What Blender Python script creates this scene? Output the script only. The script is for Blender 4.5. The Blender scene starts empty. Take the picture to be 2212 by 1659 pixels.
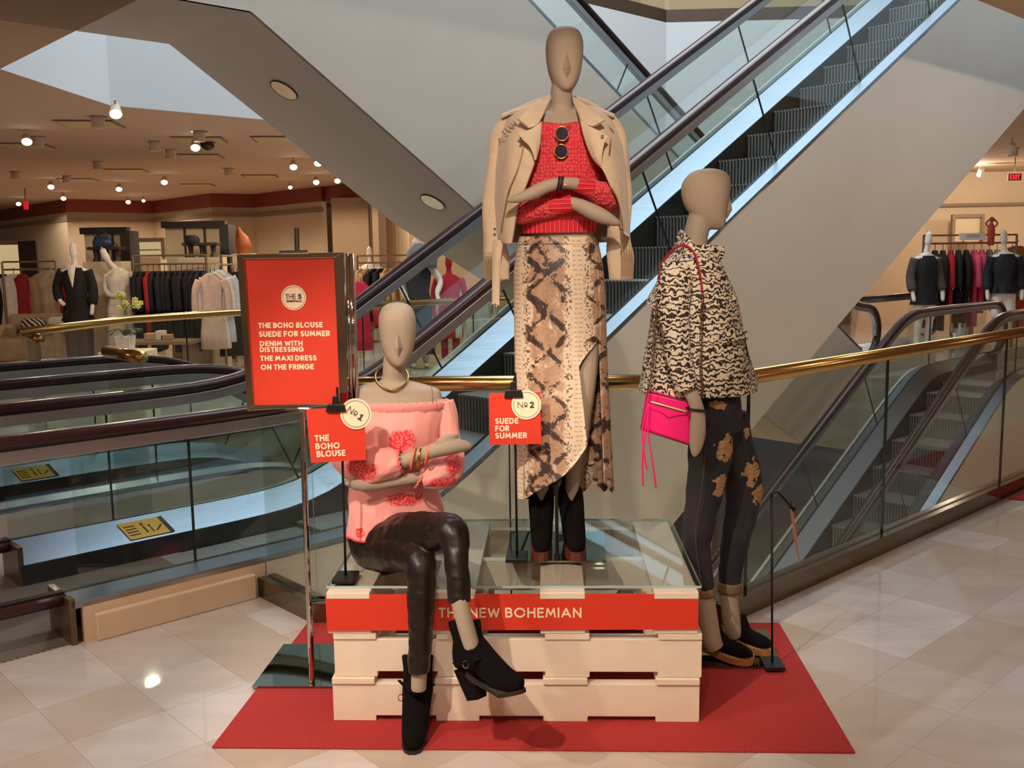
import bpy, bmesh, math, random
from mathutils import Vector, Matrix, Quaternion
from mathutils.noise import noise as pnoise
random.seed(7)
SKY_W = 1150.0; STORE_W = 62.0
sc = bpy.context.scene
COL = sc.collection

# ---------------------------------------------------------------- camera
FPX, CX, CY = 2100.0, 1106.0, 829.5
PITCH = math.atan((829.5 - 552.0) / FPX); ROLL = 0.014; YAW = math.atan(84.0 / FPX); EYE = 1.51
_cy, _sy = math.cos(YAW), math.sin(YAW)
_f0 = Vector((-_sy, _cy, 0)); _r0 = Vector((_cy, _sy, 0)); _u0 = Vector((0, 0, 1))
C_F = _f0 * math.cos(PITCH) - _u0 * math.sin(PITCH)
_up = _u0 * math.cos(PITCH) + _f0 * math.sin(PITCH)
C_R = _r0 * math.cos(ROLL) - _up * math.sin(ROLL)
C_U = _up * math.cos(ROLL) + _r0 * math.sin(ROLL)
C_O = Vector((0, 0, EYE))
cam = bpy.data.cameras.new('camera'); cam_o = bpy.data.objects.new('camera', cam); COL.objects.link(cam_o)
cam.sensor_fit = 'HORIZONTAL'; cam.sensor_width = 36.0; cam.lens = FPX / 2212.0 * 36.0
cam.clip_start = 0.05; cam.clip_end = 300
M = Matrix((C_R, C_U, -C_F)).transposed().to_4x4(); M.translation = C_O
cam_o.matrix_world = M
sc.camera = cam_o

# ---------------------------------------------------------------- view, world, main lights
sc.view_settings.view_transform = 'Standard'; sc.view_settings.look = 'None'
sc.view_settings.gamma = 1.0; sc.view_settings.use_curve_mapping = False
sc.view_settings.exposure = 0.0
sc.cycles.max_bounces = 9; sc.cycles.diffuse_bounces = 4; sc.cycles.glossy_bounces = 4
sc.cycles.transparent_max_bounces = 24; sc.cycles.caustics_reflective = False; sc.cycles.caustics_refractive = False
sc.cycles.sample_clamp_indirect = 4.0
S2 = math.sqrt(2.0)
def G(u, v, z=0.0):                      # the store grid, turned 45 degrees to the display
    return Vector(((u - v) / S2, (u + v) / S2, z))
world = bpy.data.worlds.new('World'); sc.world = world; world.use_nodes = True
bg = world.node_tree.nodes['Background']; bg.inputs[0].default_value = (0.75, 0.86, 1.0, 1); bg.inputs[1].default_value = 0.12
def lamp(name, kind, loc, energy, color, **k):
    l = bpy.data.lights.new(name, kind); l.energy = energy; l.color = color
    for a, b in k.items(): setattr(l, a, b)
    o = bpy.data.objects.new(name, l); COL.objects.link(o); o.location = loc
    return o
def aim(o, target):
    o.rotation_euler = (Vector(target) - o.location).to_track_quat('-Z', 'Y').to_euler()
sky = lamp('skylight', 'AREA', G(7.4, 6.2, 9.6), SKY_W, (0.80, 0.91, 1.0), shape='RECTANGLE', size=10.5, size_y=8.0)
sky.rotation_euler = (0, 0, math.radians(45))
# warm ceiling downlights over the walkway where the display stands
WARM = (1.0, 0.83, 0.66)
def spot(loc, target, w, cone=70, blend=0.5, size=0.05, color=WARM, name='ceiling_or_fill_spot'):
    o = lamp(name, 'SPOT', loc, w, color, spot_size=math.radians(cone), spot_blend=blend, shadow_soft_size=size)
    aim(o, target); return o
spot((-1.25, 0.75, 2.98), (-.36, 3.0, .52), 330, 35, .55, .035)
spot((.05, 0.9, 2.98), (.05, 3.4, 1.55), 225, 29, .5, .035)
spot((-2.4, 1.6, 2.98), (-1.5, 2.9, 0), 185, 76, .8, .05)
spot((2.2, 2.2, 2.98), (2.1, 3.2, 0), 75, 80, .8, .05)
spot((-.2, 0.3, 2.98), (0, 2.3, 0), 110, 90, .8, .05)
for u, v in ((4.2, 1.6), (6.5, 1.6), (9.0, 1.6), (11.5, 1.6)):       # added fill spots without fittings, lifting the pale escalator side
    g = G(u, v); spot((g.x, g.y, 2.98), G(u + .5, 3.9, 1.6), 34, 120, .9, .02)
for x, y in ((-4.5, -2.0), (0.5, -3.5), (5.0, -1.5), (-1.5, -6.0), (4.0, -6.5), (8.5, 3.0), (-7.5, 2.0)):      # unseen lamps added so chrome reflects a lit department behind the camera
    lamp('rear_fill_lamp', 'POINT', (x, y, 2.7), 42, WARM, shadow_soft_size=.05)
for u, v in ((4, 1), (9, 1), (4, 8.5), (9, 8.5), (7, 3.2)):  # hidden fill added under the slab to brighten the well and lower flight
    lamp('lower_fill_light', 'AREA', G(u, v, -1.0), 120, (1.0, .88, .72), size=1.6)

# ---------------------------------------------------------------- helpers
def ray(px, py): return C_R * ((px - CX) / FPX) - C_U * ((py - CY) / FPX) + C_F
def at(px, py, Y):                       # point of the plane y = Y
    d = ray(px, py); return C_O + d * (Y / d.y)
def atz(px, py, z):                      # point at the height z
    d = ray(px, py); return C_O + d * ((z - EYE) / d.z)
def atv(px, py, v):                      # (u, z) on the store-grid plane v
    d = ray(px, py); t = v * S2 / (d.y - d.x); P = C_O + d * t; return (P.x + P.y) / S2, P.z
def lin(c):
    c = c / 255.0
    return c / 12.92 if c <= 0.04045 else ((c + 0.055) / 1.055) ** 2.4
def rgb(r, g, b): return (lin(r), lin(g), lin(b), 1.0)

class NT:
    def __init__(s, name):
        s.m = bpy.data.materials.new(name); s.m.use_nodes = True; s.t = s.m.node_tree; s.n = s.t.nodes
        s.b = s.n['Principled BSDF']; s.out = s.n['Material Output']
    def add(s, kind, **k):
        n = s.n.new(kind)
        for a, v in k.items():
            if a.startswith('i_'):
                key = a[2:]; key = int(key) if key.isdigit() else key.replace('_', ' ')
                n.inputs[key].default_value = v
            else: setattr(n, a, v)
        return n
    def link(s, a, b): s.t.links.new(a, b)
    def coord(s, kind='Object', scale=None, rot=None):
        c = s.add('ShaderNodeTexCoord'); o = c.outputs[kind]
        if scale or rot:
            mp = s.add('ShaderNodeMapping'); s.link(o, mp.inputs['Vector'])
            if scale: mp.inputs['Scale'].default_value = scale
            if rot: mp.inputs['Rotation'].default_value = rot
            o = mp.outputs[0]
        return o
    def ramp(s, fac, stops, interp='LINEAR'):
        r = s.add('ShaderNodeValToRGB'); r.color_ramp.interpolation = interp
        e = r.color_ramp.elements
        while len(e) < len(stops): e.new(0.5)
        for k, (p, c) in zip(e, stops):
            k.position = p; k.color = c if isinstance(c, tuple) else (c, c, c, 1)
        s.link(fac, r.inputs[0]); return r.outputs[0]
    def mix(s, fac, a, b, mode='MIX'):
        n = s.add('ShaderNodeMix', data_type='RGBA', blend_type=mode)
        for sock, v in ((n.inputs[0], fac), (n.inputs[6], a), (n.inputs[7], b)):
            if hasattr(v, 'is_linked') or hasattr(v, 'links'): s.link(v, sock)
            else: sock.default_value = v
        return n.outputs[2]
    def math(s, op, a, b=0.0):
        n = s.add('ShaderNodeMath', operation=op)
        for sock, v in ((n.inputs[0], a), (n.inputs[1], b)):
            if hasattr(v, 'links'): s.link(v, sock)
            else: sock.default_value = v
        return n.outputs[0]
    def bump(s, h, strength=0.3, dist=0.01):
        n = s.add('ShaderNodeBump'); n.inputs['Strength'].default_value = strength; n.inputs['Distance'].default_value = dist
        s.link(h, n.inputs['Height']); s.link(n.outputs[0], s.b.inputs['Normal'])
    def set(s, **k):
        for a, v in k.items():
            i = s.b.inputs[a.replace('_', ' ')]
            if hasattr(v, 'links'): s.link(v, i)
            else: i.default_value = v
        return s

def mat(name, col, rough=0.5, metal=0.0, spec=0.5, noise=0.0, nscale=20.0, bump=0.0, bscale=60.0, coat=0.0, sheen=0.0):
    t = NT(name)
    t.set(Roughness=rough, Metallic=metal); t.b.inputs['Specular IOR Level'].default_value = spec
    t.b.inputs['Coat Weight'].default_value = coat; t.b.inputs['Sheen Weight'].default_value = sheen
    if noise:
        nz = t.add('ShaderNodeTexNoise', i_Scale=nscale, i_Detail=4.0); t.link(t.coord(), nz.inputs['Vector'])
        f = t.ramp(nz.outputs['Fac'], [(0.3, 0.0), (0.7, 1.0)])
        d = tuple(c * (1 - noise) for c in col[:3]) + (1,); l = tuple(min(1, c * (1 + noise)) for c in col[:3]) + (1,)
        t.set(Base_Color=t.mix(f, d, l))
    else: t.b.inputs['Base Color'].default_value = col
    if bump:
        nz = t.add('ShaderNodeTexNoise', i_Scale=bscale, i_Detail=3.0); t.link(t.coord(), nz.inputs['Vector'])
        t.bump(nz.outputs['Fac'], bump, 0.004)
    return t.m
def emis(name, col, strength):
    t = NT(name); t.b.inputs['Base Color'].default_value = (0, 0, 0, 1)
    t.b.inputs['Emission Color'].default_value = col; t.b.inputs['Emission Strength'].default_value = strength
    return t.m
def glass(name, tint=(0.86, 0.93, 0.90, 1), refl=0.10, rough=0.0):
    t = NT(name); t.n.remove(t.b)
    tr = t.add('ShaderNodeBsdfTransparent'); tr.inputs[0].default_value = tint
    gl = t.add('ShaderNodeBsdfGlossy'); gl.inputs['Roughness'].default_value = rough
    lw = t.add('ShaderNodeLayerWeight'); lw.inputs['Blend'].default_value = 0.5
    f = t.math('ADD', t.math('MULTIPLY', t.math('POWER', lw.outputs['Facing'], 4.0), 0.85), refl)
    mx = t.add('ShaderNodeMixShader'); t.link(f, mx.inputs[0]); t.link(tr.outputs[0], mx.inputs[1]); t.link(gl.outputs[0], mx.inputs[2])
    t.link(mx.outputs[0], t.out.inputs['Surface']); return t.m

def obj(name, bm, m, parent=None, smooth=False, label=None, bevel=0.0, subsurf=0):
    me = bpy.data.meshes.new(name); bm.to_mesh(me); bm.free()
    for mm in (m if isinstance(m, (list, tuple)) else [m]): me.materials.append(mm)
    if smooth: me.polygons.foreach_set('use_smooth', [True] * len(me.polygons))
    o = bpy.data.objects.new(name, me); COL.objects.link(o)
    if parent: o.parent = parent
    if label: o['label'] = label
    if bevel:
        b = o.modifiers.new('bevel', 'BEVEL'); b.width = bevel; b.segments = 2; b.limit_method = 'ANGLE'
    if subsurf:
        b = o.modifiers.new('sub', 'SUBSURF'); b.levels = subsurf; b.render_levels = subsurf
    return o
def thing(name, label, cat, loc=(0, 0, 0), rz=0.0, group=None):
    o = bpy.data.objects.new(name, None); COL.objects.link(o); o.empty_display_size = 0.1
    o.location = loc; o.rotation_euler = (0, 0, rz); o['label'] = label; o['category'] = cat
    if group: o['group'] = group
    return o
def tag(o, label, cat, group=None, kind=None):
    o['label'] = label; o['category'] = cat
    if group: o['group'] = group
    if kind: o['kind'] = kind
    return o
def struct(name, bm, m, **k):
    o = obj(name, bm, m, **k); o['kind'] = 'structure'; return o
def copy_tree(o, parent=None):
    c = o.copy(); COL.objects.link(c); c.parent = parent
    for ch in list(o.children): copy_tree(ch, c)
    return c
def B(): return bmesh.new()
def box(bm, cx, cy, cz, sx, sy, sz, rot=None, mi=0):
    vs = []
    for z in (-.5, .5):
        for x, y in ((-.5, -.5), (.5, -.5), (.5, .5), (-.5, .5)):
            p = Vector((x * sx, y * sy, z * sz))
            if rot is not None: p = rot @ p
            vs.append(bm.verts.new(p + Vector((cx, cy, cz))))
    for f in ((3, 2, 1, 0), (4, 5, 6, 7), (0, 1, 5, 4), (1, 2, 6, 5), (2, 3, 7, 6), (3, 0, 4, 7)):
        bm.faces.new([vs[i] for i in f]).material_index = mi
    return bm
def boxg(bm, u0, u1, v0, v1, z0, z1, mi=0):          # a box laid along the store grid
    vs = [bm.verts.new(G(u, v, z)) for z in (z0, z1) for u, v in ((u0, v0), (u1, v0), (u1, v1), (u0, v1))]
    for f in ((3, 2, 1, 0), (4, 5, 6, 7), (0, 1, 5, 4), (1, 2, 6, 5), (2, 3, 7, 6), (3, 0, 4, 7)):
        bm.faces.new([vs[i] for i in f]).material_index = mi
    return bm
def prism(bm, pts, off, mi=0):                       # polygon pts extruded by the vector off
    a = [bm.verts.new(Vector(p)) for p in pts]; b = [bm.verts.new(Vector(p) + Vector(off)) for p in pts]
    fs = [bm.faces.new(a), bm.faces.new(b[::-1])]
    n = len(a)
    for i in range(n): fs.append(bm.faces.new((a[i], b[i], b[(i + 1) % n], a[(i + 1) % n])))
    for f in fs: f.material_index = mi
    return bm
def ringlink(bm, rings, closed=True, cap=True, mi=0):
    for r0, r1 in zip(rings, rings[1:]):
        n = len(r0)
        for i in range(n if closed else n - 1):
            f = bm.faces.new((r0[i], r0[(i + 1) % n], r1[(i + 1) % n], r1[i])); f.material_index = mi
    if cap:
        for r in (rings[0][::-1], rings[-1]):
            try: bm.faces.new(r).material_index = mi
            except ValueError: pass
def crom(P, n=6):                                    # Catmull-Rom through tuples
    out = []
    for i in range(len(P) - 1):
        p0 = P[max(i - 1, 0)]; p1 = P[i]; p2 = P[i + 1]; p3 = P[min(i + 2, len(P) - 1)]
        for k in range(n):
            t = k / n
            out.append(tuple(0.5 * (2 * b + (c - a) * t + (2 * a - 5 * b + 4 * c - d) * t * t + (3 * b - a - 3 * c + d) * t ** 3)
                             for a, b, c, d in zip(p0, p1, p2, p3)))
    out.append(tuple(P[-1])); return out
def tube(bm, pts, r, seg=10, smooth_n=0, cap=True, mi=0, flat=1.0, up=None, jitter=None):
    """round tube along pts; r a number or one per point; flat < 1 squashes it along 'up'"""
    rs = r if isinstance(r, (list, tuple)) else [r] * len(pts)
    data = [tuple(p) + (q,) for p, q in zip(pts, rs)]
    if smooth_n: data = crom(data, smooth_n)
    P = [Vector(d[:3]) for d in data]; R = [d[3] for d in data]
    rings = []; nrm = None
    for i, p in enumerate(P):
        t = (P[min(i + 1, len(P) - 1)] - P[max(i - 1, 0)])
        t = t.normalized() if t.length > 1e-9 else Vector((0, 0, 1))
        if nrm is None:
            a = Vector(up) if up else (Vector((0, 0, 1)) if abs(t.z) < 0.9 else Vector((0, 1, 0)))
            nrm = (a - t * a.dot(t)).normalized()
        else:
            a = Vector(up) if up else nrm
            nrm = (a - t * a.dot(t)).normalized()
        bn = t.cross(nrm)
        ring = []
        for k in range(seg):
            an = 2 * math.pi * k / seg; rr = R[i] * (jitter(i, an) if jitter else 1.0)
            ring.append(bm.verts.new(p + nrm * (math.cos(an) * rr * flat) + bn * (math.sin(an) * rr)))
        rings.append(ring)
    ringlink(bm, rings, True, cap, mi); return bm
def sweep(bm, path, sec, side, mi=0, cap=True):
    """sweep the section [(n, w)...] along path (Vectors lying in one vertical plane), w along 'side'"""
    side = Vector(side).normalized(); rings = []
    for i, p in enumerate(path):
        t = (path[min(i + 1, len(path) - 1)] - path[max(i - 1, 0)]).normalized()
        n = side.cross(t).normalized()
        rings.append([bm.verts.new(p + n * a + side * w) for a, w in sec])
    ringlink(bm, rings, True, cap, mi); return bm
def loft(bm, rings, seg=28, mi=0, cap=True, fn=None):
    """rings: (centre, rx, ry[, power]) horizontal super-ellipses, rx along x, ry along y"""
    rr = []
    for i, q in enumerate(rings):
        c, rx, ry = Vector(q[0]), q[1], q[2]; pw = q[3] if len(q) > 3 else 1.0
        ring = []
        for k in range(seg):
            a = 2 * math.pi * k / seg; ca, sa = math.cos(a), math.sin(a)
            x = math.copysign(abs(ca) ** pw, ca) * rx; y = math.copysign(abs(sa) ** pw, sa) * ry
            p = c + Vector((x, y, 0))
            if fn: p = fn(p, i, a, c)
            ring.append(bm.verts.new(p))
        rr.append(ring)
    ringlink(bm, rr, True, cap, mi); return rr
def lathe(bm, prof, c=(0, 0, 0), seg=24, mi=0, cap=True):
    return loft(bm, [(Vector(c) + Vector((0, 0, z)), r, r) for r, z in prof], seg, mi, cap)
def plane_fill(outer, holes, z, flip=False):
    bm = B(); es = []
    for loop in [outer] + holes:
        vs = [bm.verts.new((p[0], p[1], z)) for p in loop]
        es += [bm.edges.new((vs[i], vs[(i + 1) % len(vs)])) for i in range(len(vs))]
    bmesh.ops.triangle_fill(bm, use_beauty=True, use_dissolve=False, edges=es)
    for f in bm.faces:
        if (f.normal.z < 0) != flip: f.normal_flip()
    return bm

# --- lettering: a geometric sans drawn as strokes (x 0..w, y 0..1)
def arc(cx, cy, rx, ry, a0, a1, n=12):
    return [(cx + rx * math.cos(math.radians(a0 + (a1 - a0) * i / n)), cy + ry * math.sin(math.radians(a0 + (a1 - a0) * i / n))) for i in range(n + 1)]
GLY = {
 'A': (0.86, [[(0, 0), (.43, 1), (.86, 0)], [(.15, .3), (.71, .3)]]),
 'B': (0.58, [[(0, 0), (0, 1), (.3, 1)] + arc(.3, .77, .22, .23, 90, -90) + [(0, .54)], [(0, .54), (.32, .54)] + arc(.32, .27, .26, .27, 90, -90) + [(0, 0)]]),
 'C': (0.78, [arc(.5, .5, .5, .5, 50, 310, 20)]),
 'D': (0.74, [[(0, 0), (0, 1), (.25, 1)] + arc(.25, .5, .49, .5, 90, -90, 18) + [(0, 0)]]),
 'E': (0.5, [[(.5, 1), (0, 1), (0, 0), (.5, 0)], [(0, .52), (.45, .52)]]),
 'F': (0.48, [[(.48, 1), (0, 1), (0, 0)], [(0, .5), (.43, .5)]]),
 'G': (0.92, [arc(.5, .5, .5, .5, 48, 345, 22) + [(.98, .48), (.6, .48)]]),
 'H': (0.68, [[(0, 0), (0, 1)], [(.68, 0), (.68, 1)], [(0, .52), (.68, .52)]]),
 'I': (0.0, [[(0, 0), (0, 1)]]),
 'L': (0.45, [[(0, 1), (0, 0), (.45, 0)]]),
 'M': (0.9, [[(0, 0), (.12, 1), (.45, .25), (.78, 1), (.9, 0)]]),
 'N': (0.72, [[(0, 0), (0, 1), (.72, 0), (.72, 1)]]),
 'O': (1.0, [arc(.5, .5, .5, .5, 0, 360, 28)]),
 'o': (.52, [arc(.26, .62, .26, .26, 0, 360, 20), [(0, .2), (.52, .2)]]),
 'R': (0.56, [[(0, 0), (0, 1), (.3, 1)] + arc(.3, .74, .24, .26, 90, -90) + [(0, .48)], [(.28, .48), (.56, 0)]]),
 'S': (0.52, [arc(.26, .75, .24, .25, 40, 270, 14) + arc(.26, .25, .26, .25, 90, -140, 14)]),
 'T': (0.56, [[(0, 1), (.56, 1)], [(.28, 0), (.28, 1)]]),
 'U': (0.66, [[(0, 1), (0, .33)] + arc(.33, .33, .33, .33, 180, 360, 14) + [(.66, 1)]]),
 'W': (1.1, [[(0, 1), (.28, 0), (.55, .9), (.82, 0), (1.1, 1)]]),
 'X': (0.7, [[(0, 0), (.7, 1)], [(0, 1), (.7, 0)]]),
 '1': (0.5, [[(0.02, .8), (.25, 1), (.25, 0)], [(0, 0), (.5, 0)]]),
 '2': (0.55, [arc(.27, .72, .27, .28, 170, -25, 14) + [(0, 0), (.57, 0)]]),
 '5': (0.52, [[(.48, 1), (.1, 1), (.06, .58)] + arc(.24, .31, .28, .31, 115, -150, 16)]),
}
KT = [0]
def text(bm, s, x0, z0, h, wt, width=None, X=(1, 0, 0), Z=(0, 0, 1), O=(0, 0, 0), gap=0.2, thick=0.0012):
    """write s from (x0, z0) in the plane O + X, Z with cap height h and stroke wt*h, fitted to 'width'"""
    X = Vector(X); Z = Vector(Z); O = Vector(O); N = X.cross(Z)
    tot = 0.0
    for ch in s: tot += (0.38 if ch == ' ' else GLY[ch][0] + gap + wt)
    k = (width / (tot * h)) if width else 1.0
    x = wt / 2
    for ch in s:
        if ch == ' ': x += 0.38; continue
        w, st = GLY[ch]
        for line in st:
            for (a, b), (c, d) in zip(line, line[1:]):
                p = Vector(((x + a) * h * k, (wt / 2 + b * (1 - wt)) * h)); q = Vector(((x + c) * h * k, (wt / 2 + d * (1 - wt)) * h))
                e = q - p
                if e.length < 1e-9: continue
                e = e.normalized(); pr = Vector((-e.y, e.x)) * (wt * h / 2)
                ex = e * (wt * h * (0.5 if abs(e.x) < .02 or abs(e.y) < .02 else .28))
                c4 = [p - ex + pr, q + ex + pr, q + ex - pr, p - ex - pr]
                base = [O + X * (x0 + v.x) + Z * (z0 + v.y) for v in c4]
                KT[0] += 1; prism(bm, base, N * (thick * (1 + .09 * (KT[0] % 9))))
        x += w + gap + wt
    return bm
def disc(bm, c, r, X, Z, thick=0.001, seg=40, r_in=0.0):
    X = Vector(X); Z = Vector(Z); c = Vector(c); N = X.cross(Z)
    P = [c + X * (math.cos(2 * math.pi * i / seg) * r) + Z * (math.sin(2 * math.pi * i / seg) * r) for i in range(seg)]
    if not r_in: return prism(bm, P, N * thick)
    Q = [c + X * (math.cos(2 * math.pi * i / seg) * r_in) + Z * (math.sin(2 * math.pi * i / seg) * r_in) for i in range(seg)]
    for i in range(seg):
        j = (i + 1) % seg; prism(bm, [P[i], P[j], Q[j], Q[i]], N * thick)
    return bm

# ---------------------------------------------------------------- materials of the building
def marble():
    t = NT('marble_floor')
    co = t.coord('Object', (1, 1, 1), (0, 0, math.radians(-45)))
    br = t.add('ShaderNodeTexBrick', offset=0.0, squash=1.0)
    t.link(co, br.inputs['Vector'])
    for k, v in (('Scale', 1.0), ('Mortar Size', 0.0016), ('Mortar Smooth', 0.3), ('Bias', 0.0), ('Brick Width', 0.31), ('Row Height', 0.31)): br.inputs[k].default_value = v
    br.inputs['Color1'].default_value = (0, 0, 0, 1); br.inputs['Color2'].default_value = (1, 1, 1, 1); br.inputs['Mortar'].default_value = (0.5, 0.5, 0.5, 1)
    tone = t.ramp(br.outputs['Color'], [(0.0, rgb(190, 173, 160)), (0.35, rgb(202, 188, 179)), (0.65, rgb(204, 190, 186)), (1.0, rgb(218, 211, 212))])
    nz = t.add('ShaderNodeTexNoise', i_Scale=2.2, i_Detail=8.0, i_Roughness=0.6); t.link(t.coord('Object', (1, 3.2, 1)), nz.inputs['Vector'])
    c = t.mix(t.ramp(nz.outputs['Fac'], [(0.35, 0.0), (0.7, 0.55)]), tone, rgb(184, 164, 146))
    c = t.mix(t.math('MULTIPLY', br.outputs['Fac'], 0.45), c, rgb(150, 130, 110))
    t.set(Base_Color=c, Roughness=0.05); t.b.inputs['Specular IOR Level'].default_value = 0.5
    return t.m
M_FLOOR = marble()
M_CEIL = mat('ceiling_paint', rgb(206, 176, 146), 0.85)
M_CLAD = mat('cladding_paint', rgb(226, 221, 213), 0.7, noise=0.02, nscale=3)
M_WHITE = mat('white_fascia', rgb(206, 210, 214), 0.8)
M_WALL = mat('cream_wall', rgb(222, 200, 168), 0.85, noise=0.03, nscale=2)
M_WALLD = mat('tan_wall', rgb(178, 150, 120), 0.85)
M_RED = mat('cornice_red', rgb(140, 62, 44), 0.6)
M_TAUPE = mat('taupe_band', rgb(150, 128, 106), 0.7)
M_BRONZE = mat('bronze_band', rgb(96, 84, 80), 0.28, 0.75)
M_BRASS = mat('polished_brass', rgb(206, 166, 104), 0.2, 1.0)
M_SHOE = mat('bronze_shoe', rgb(120, 106, 88), 0.16, 0.9)
M_BLACK = mat('black_gasket', rgb(18, 17, 18), 0.5)
M_GLASS = glass('guard_glass', (0.91, 0.93, 0.90, 1), 0.03)
M_EGLASS = glass('escalator_glass', (0.89, 0.93, 0.91, 1), 0.04)
M_GEDGE = mat('glass_edge', rgb(40, 48, 46), 0.2)
def steel(name, col, rough, stretch):
    t = NT(name); nz = t.add('ShaderNodeTexNoise', i_Scale=1.0, i_Detail=2.0)
    t.link(t.coord('Object', stretch), nz.inputs['Vector'])
    r = t.ramp(nz.outputs['Fac'], [(0.3, rough * 0.92), (0.7, rough * 1.08)])
    t.set(Base_Color=col, Roughness=r, Metallic=1.0); return t.m
M_STEEL = steel('brushed_steel', rgb(152, 166, 182), 0.40, (3, 3, 160))
M_STEEL2 = mat('satin_trim', rgb(176, 176, 180), 0.35, 0.9)
M_HAND = mat('rubber_handrail', rgb(58, 32, 34), 0.26, 0.0, 0.4)
M_NEWEL = mat('newel_bronze', rgb(110, 92, 70), 0.3, 0.6)
M_STONE = mat('stone_plinth', rgb(214, 188, 158), 0.35, noise=0.04, nscale=6)
def slats(name, ca, cb, freq, axis):
    t = NT(name); co = t.coord('Object')
    sp = t.add('ShaderNodeSeparateXYZ'); t.link(co, sp.inputs[0])
    w = t.math('FRACT', t.math('MULTIPLY', t.math('ADD', sp.outputs[axis], 20.0), freq))
    f = t.ramp(w, [(0.0, 0.0), (0.45, 0.0), (0.55, 1.0), (0.95, 1.0), (1.0, 0.0)])
    t.set(Base_Color=t.mix(f, ca, cb), Roughness=0.5, Metallic=0.35); t.bump(f, 0.5, 0.004); return t.m
M_STEP = slats('step_slats', rgb(56, 58, 60), rgb(156, 160, 164), 46.0, 1)
M_SKIRT = mat('skirt_panel', rgb(58, 60, 62), 0.4, 0.5)
M_TREAD = slats('tread_edge', rgb(96, 100, 104), rgb(206, 210, 214), 46.0, 1)
M_COMB = slats('comb_plate', rgb(96, 88, 80), rgb(150, 138, 126), 60.0, 1)
M_LOWFLOOR = mat('lower_floor', rgb(196, 178, 152), 0.25)

# ---------------------------------------------------------------- floor with the escalator well
UE = 11.6
W = [(-1.0, 3.93), (0.66, 3.93), G(3.245, 2.30), G(UE, 2.30), G(UE, 5.35), G(10.9, 5.5), G(10.9, 7.85), G(3.15, 7.85), G(2.05, 6.98), G(2.05, 3.50)]
W = [(p[0], p[1]) for p in W]
big = [(p.x, p.y) for p in (G(-16, -14), G(40, -14), G(40, 36), G(-16, 36))]
struct('floor', plane_fill(big, [W], 0.0), M_FLOOR)
bm = B()
for i in range(len(W)):
    a, b = Vector((*W[i], 0)), Vector((*W[(i + 1) % len(W)], 0))
    vs = [bm.verts.new(a + Vector((0, 0, -0.002))), bm.verts.new(b + Vector((0, 0, -0.002))), bm.verts.new(b + Vector((0, 0, -0.9))), bm.verts.new(a + Vector((0, 0, -0.9)))]
    bm.faces.new(vs)
struct('trim_1', bm, M_CLAD)
bm = B(); box(bm, 0, 14, -4.66, 60, 60, 0.1); struct('floor_lower', bm, M_LOWFLOOR)

# ---------------------------------------------------------------- ceiling of this floor with the atrium opening, fascia above it
O = [G(2.45, 2.62), G(2.45, 8.58), G(3.81, 9.9), G(12.52, 9.9), Vector((6.0, 15.84, 0)), G(11.0, 3.9), G(11.0, 2.62)]
O2 = [(p.x, p.y) for p in O]
struct('ceiling', plane_fill(big, [O2], 3.03, True), M_CEIL)
bm = B(); bm2 = B(); bm3 = B()
for i in range(7):
    a, b = O[i], O[(i + 1) % 7]
    for tgt, z0, z1 in ((bm, 3.03, 5.08), (bm2, 5.08, 5.27), (bm3, 5.27, 9.4)):
        off = Vector((0, 0, 0))
        if tgt is bm3:                                  # the next floor's walls stand back from the edge
            c = Vector((2.0, 9.3, 0)); off = 1
            A = a + (a - c).normalized() * 3.5; Bq = b + (b - c).normalized() * 3.5
        else: A, Bq = a, b
        tgt.faces.new([tgt.verts.new(A + Vector((0, 0, z0))), tgt.verts.new(Bq + Vector((0, 0, z0))), tgt.verts.new(Bq + Vector((0, 0, z1))), tgt.verts.new(A + Vector((0, 0, z1)))])
struct('wall_atrium', bm, M_WHITE); struct('trim_2', bm2, M_BRONZE); struct('wall_upper', bm3, M_WALL)
big2 = [(p.x, p.y) for p in (G(-4, -4), G(24, -4), G(24, 18), G(-4, 18))]
struct('floor_upper', plane_fill(big2, [O2], 5.0), M_WALLD)
bm = B(); up = [G(-4, -4, 9.7), G(24, -4, 9.7), G(24, 18, 9.7), G(-4, 18, 9.7)]; bm.faces.new([bm.verts.new(p) for p in up]); struct('roof', bm, M_WHITE)
for i, (a, b) in enumerate(((O[2], O[3]), (O[3], O[4]))):
    bm = B(); d = (b - a).normalized(); n = Vector((-d.y, d.x, 0)) * 0.006
    prism(bm, [a + d * .05 - n + Vector((0, 0, 5.27)), b - d * .05 - n + Vector((0, 0, 5.27)), b - d * .05 - n + Vector((0, 0, 6.2)), a + d * .05 - n + Vector((0, 0, 6.2))], n * 2)
    o = obj('glass_guard', bm, M_GLASS)
    tag(o, ('upper floor glass guard along the far white fascia' if i == 0 else 'upper floor glass guard right of the fascia corner'), 'guard')

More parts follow.
